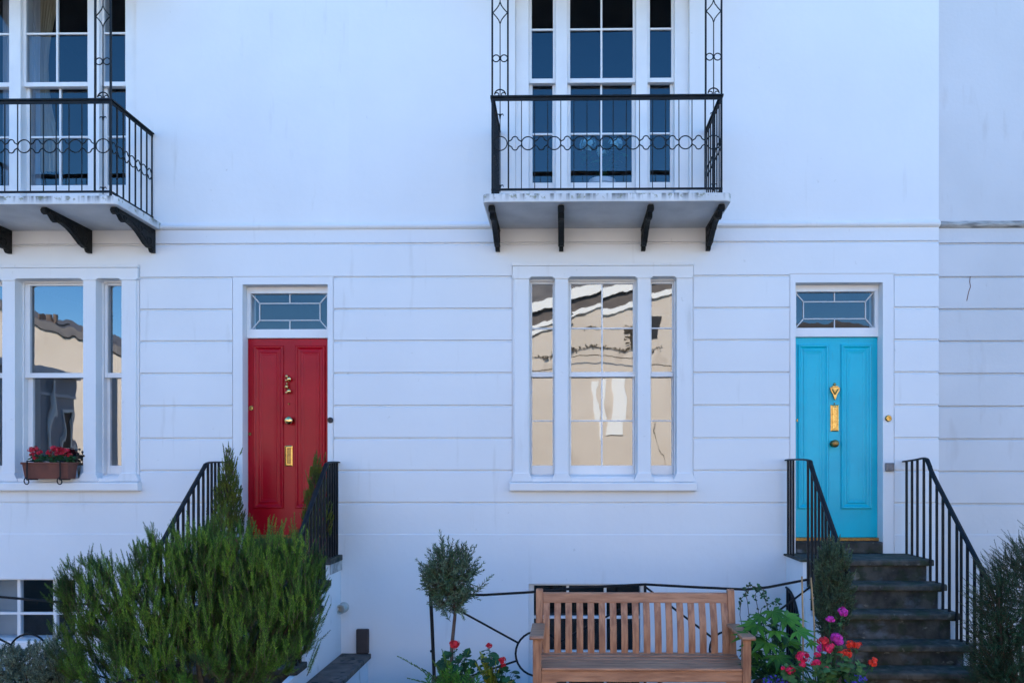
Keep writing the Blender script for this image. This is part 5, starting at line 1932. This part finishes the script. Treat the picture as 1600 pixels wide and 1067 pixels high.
# plant inside the balcony window
Yi = 0.42
c = at(941, 232, Yi)
pot('white pot on a stand behind the central balcony window', c.x, Yi, c.z - 0.62, 0.14, 0.26, mat=M['white_paint'])
geranium('pale blue hydrangea behind the glass of the central balcony window', (c.x, Yi, c.z - 0.36), [(tuple(at(918, 226, Yi)), 0.085, None), (tuple(at(962, 226, Yi)), 0.085, None), (tuple(at(941, 238, Yi)), .07, None)],
         [blob(941, 245, Yi, 34, 22, .14)], 50, 0.07, 'petal_sky', None, 'dark_leaf', 30)
m = MB().box(c.x - .2, c.x + .2, Yi - .05, Yi + .2, 4.32, c.z - 0.625)
o = m.build('plant_stand', M['dark_room'], None, 0.01)
tag(o, 'dark stand under the hydrangea inside the central balcony window', 'stand')

# ------------------------------------------------------------------ houses across the street (seen mirrored in the windows)


def gable_house(label, x0, x1, y, zl, zr_, peak, xpeak, depth, eave=0.14, thick=1.5, trim=True):
    root = thing('house_opposite', ((x0 + x1) / 2, y, 0), label, 'house', 'cream houses across the street')
    m = MB()
    poly = [(x0, 0), (x1, 0), (x1, zr_), (xpeak, peak), (x0, zl)]
    m.prism(poly, 'y', y, y - depth)
    m.build('wall', M['cream_wall'], root)
    # raking eaves
    m = MB()
    for (xa, za), (xb, zb) in (((x0 - .4, zl - .1), (xpeak, peak)), ((xpeak, peak), (x1 + .4, zr_ - .1))):
        m.prism([(xa, za + 0.02), (xb, zb + 0.02), (xb, zb + thick), (xa + 0.6 * thick, za + thick * .9), (xa, za + 0.30)], 'y', y + eave, y - depth)
    m.build('roof', M['roof_slate'], root)
    m = MB()
    for (xa, za), (xb, zb) in (((x0 - .4, zl - .1), (xpeak, peak)), ((xpeak, peak), (x1 + .4, zr_ - .1))):
        m.prism([(xa, za + 0.00), (xb, zb + 0.00), (xb, zb + 0.34), (xa, za + 0.34)], 'y', y + eave + 0.05, y + eave + 0.01)
    if not trim:
        return root
    m.build('bargeboard', M['cream_white'], root)
    m = MB()
    for (xa, za), (xb, zb) in (((x0 + .02, zl), (xpeak, peak)), ((xpeak, peak), (x1 - .02, zr_))):
        m.prism([(xa, za - 0.42), (xb, zb - 0.42), (xb, zb), (xa, za)], 'y', y + 0.06, y)
    m.build('eaves_shade', M['eaves'], root)  # dark band: shade below the raking roof put into its colour
    m = MB()
    for (xa, za), (xb, zb) in (((x0 + .02, zl), (xpeak, peak)), ((xpeak, peak), (x1 - .02, zr_))):
        m.prism([(xa, za - 0.60), (xb, zb - 0.60), (xb, zb - .42), (xa, za - .42)], 'y', y + 0.09, y)
    m.build('moulding', M['cream_white'], root)
    return root


g1 = gable_house('cream rendered gabled house across the street, mirrored in the middle window', -2.6, 6.6, -20.0, 7.1, 9.0, 9.5, 6.0, 9)
m = MB()
m.box(1.15, 1.38, -20.0, -19.96, 2.9, 5.05)
m.box(1.62, 2.15, -20.0, -19.95, 2.9, 5.15)
m.build('blocked_window', M['cream_white'], g1)
m = MB().box(3.0, 3.5, -20.0, -19.96, 6.6, 7.5)
m.build('window', M['dark_fill'], g1)
g2 = gable_house('cream rendered house with brick chimneys across the street, mirrored in the left window', -24, -16.2, -20.0, 8.2, 5.9, 8.2, -22.5, 8, thick=0.30, trim=False)
for cxp, h in ((-19.6, 0.8), (-18.0, 0.6)):
    m = MB()
    zz = 6.9 if cxp < -19 else 6.4
    m.box(cxp - .45, cxp + .45, -21.2, -20.4, zz - .6, zz + h * .6)
    for q in (-0.25, 0, 0.25):
        m.lathe([(0.11, 0), (0.09, 0.35)], (cxp + q, -20.8, zz + h * .6), 'z', 8)
    m.build('chimney', M['brick'], g2)
g3 = thing('house_opposite', (-12.5, -21, 0), 'lower house with dark slate roof between the two cream houses across the street', 'house', 'cream houses across the street')
m = MB().box(-16.1, -2.8, -30, -20.4, 0, 5.6)
m.build('wall', M['cream_wall'], g3)
m = MB().prism([(-20.0, 5.6), (-30.2, 5.6), (-25, 7.6)], 'x', -16.1, -2.8)
m.build('roof', M['roof_slate'], g3)
m = MB()
for q in (-14.5, -12.3, -9.4, -6.8, -4.4):
    m.box(q, q + 0.9, -20.4, -20.36, 3.2, 4.8)
m.build('window', M['dark_fill'], g3)
g4 = thing('house_opposite', (16, -21, 0), 'cream terraced house at the far end across the street', 'house', 'cream houses across the street')
m = MB().box(6.7, 26, -30, -20.3, 0, 5.6)
m.build('wall', M['cream_wall'], g4)
m = MB().prism([(-20.0, 5.6), (-30.2, 5.6), (-25, 8.2)], 'x', 6.7, 26)
m.build('roof', M['roof_slate'], g4)
m = MB()
for q in (12, 14.6, 17.2, 20):
    for zq in (1.0, 3.4):
        m.box(q, q + 1.0, -20.3, -20.26, zq, zq + 1.7)
m.build('window', M['dark_fill'], g4)
# grey side wing
g5 = thing('garden_wing', (-12.6, -9, 0), 'grey rendered side wing mirrored in the lower left window', 'building')
m = MB().box(-14.5, -12.0, -10.25, -4.5, 0, 4.0)
m.build('wall', M['grey_render_far'], g5)
m = MB().box(-14.6, -11.85, -10.3, -4.4, 4.0, 4.15)
m.build('cornice', M['grey_wall'], g5)
m = MB().box(-12.0, -11.98, -10.1, -9.75, 2.35, 3.2)
m.build('window', M['dark_fill'], g5)
m = MB().box(-12.0, -11.96, -10.25, -4.5, 1.9, 2.0)
m.box(-12.0, -11.96, -10.25, -4.5, 3.55, 3.62)
m.build('string_course', M['grey_wall'], g5)
m = MB()
m.tube([(-11.93, -9.2, 0), (-11.93, -9.25, 2.6), (-11.93, -9.35, 3.9)], 0.05, 8)
m.build('downpipe', M['cream_white'], g5)
for za, zb_, ya_, yb2 in ((2.3, 2.35, -10.13, -9.72), (3.2, 3.27, -10.13, -9.72), (2.35, 3.2, -10.13, -10.09), (2.35, 3.2, -9.76, -9.72)):
    m = MB().box(-12.0, -11.95, ya_, yb2, za, zb_)
    m.build('window_trim', M['cream_white'], g5)
o = MB().tube([(x, -19.7, 5.7 + 0.10 * math.sin(x * 1.3) - 0.02 * (x - 2) ** 2 * .3) for x in np.linspace(-2.4, 6, 24)], 0.018, 5).build('wall_cable', M['woody'])
tag(o, 'dark cable sagging across the cream gabled house, mirrored in the middle window', 'cable')

# ivy and dead creeper on the cream gabled wall
root = thing('creeper', (2.0, -19.9, 0), 'patchy dead creeper on the cream gabled house, mirrored in the middle window', 'creeper')
lf, sm = MB(), MB()
runs = [[(-2.0, 6.0), (-0.5, 6.15), (0.3, 5.95), (1.2, 6.2), (2.2, 6.05), (3.8, 6.3)], [(0.3, 8.0), (0.35, 7.2), (0.2, 6.6), (0.5, 6.1)], [(2.3, 7.0), (2.45, 6.6), (2.4, 6.2)],
        [(1.0, 6.95), (1.8, 6.85), (2.5, 6.95)], [(3.35, 4.6), (3.4, 3.2), (3.8, 1.8), (3.9, 0.0)], [(-1.2, 5.5), (-0.4, 5.42)]]
for i, rn in enumerate(runs):
    pts = [Vector((a, -19.95, b)) for a, b in rn]
    sm.tube(pts, 0.012, 4)
    if i in (4,):
        continue
    for a, b in zip(pts[:-1], pts[1:]):
        for k in range(20 if i != 2 else 130):
            p = a.lerp(b, random.random()) + Vector((random.gauss(0, .05 if i != 2 else .12), random.uniform(-.03, .06), random.gauss(0, .05 if i != 2 else .12)))
            lobed_leaf(lf, p, (random.uniform(-1, 1), .2, random.uniform(-1, 1)), (0, 1, .3), random.uniform(.03, .08), 3, 0.7)
lf.build('leaves', M['woody'], root)
sm.build('stem', M['woody'], root)
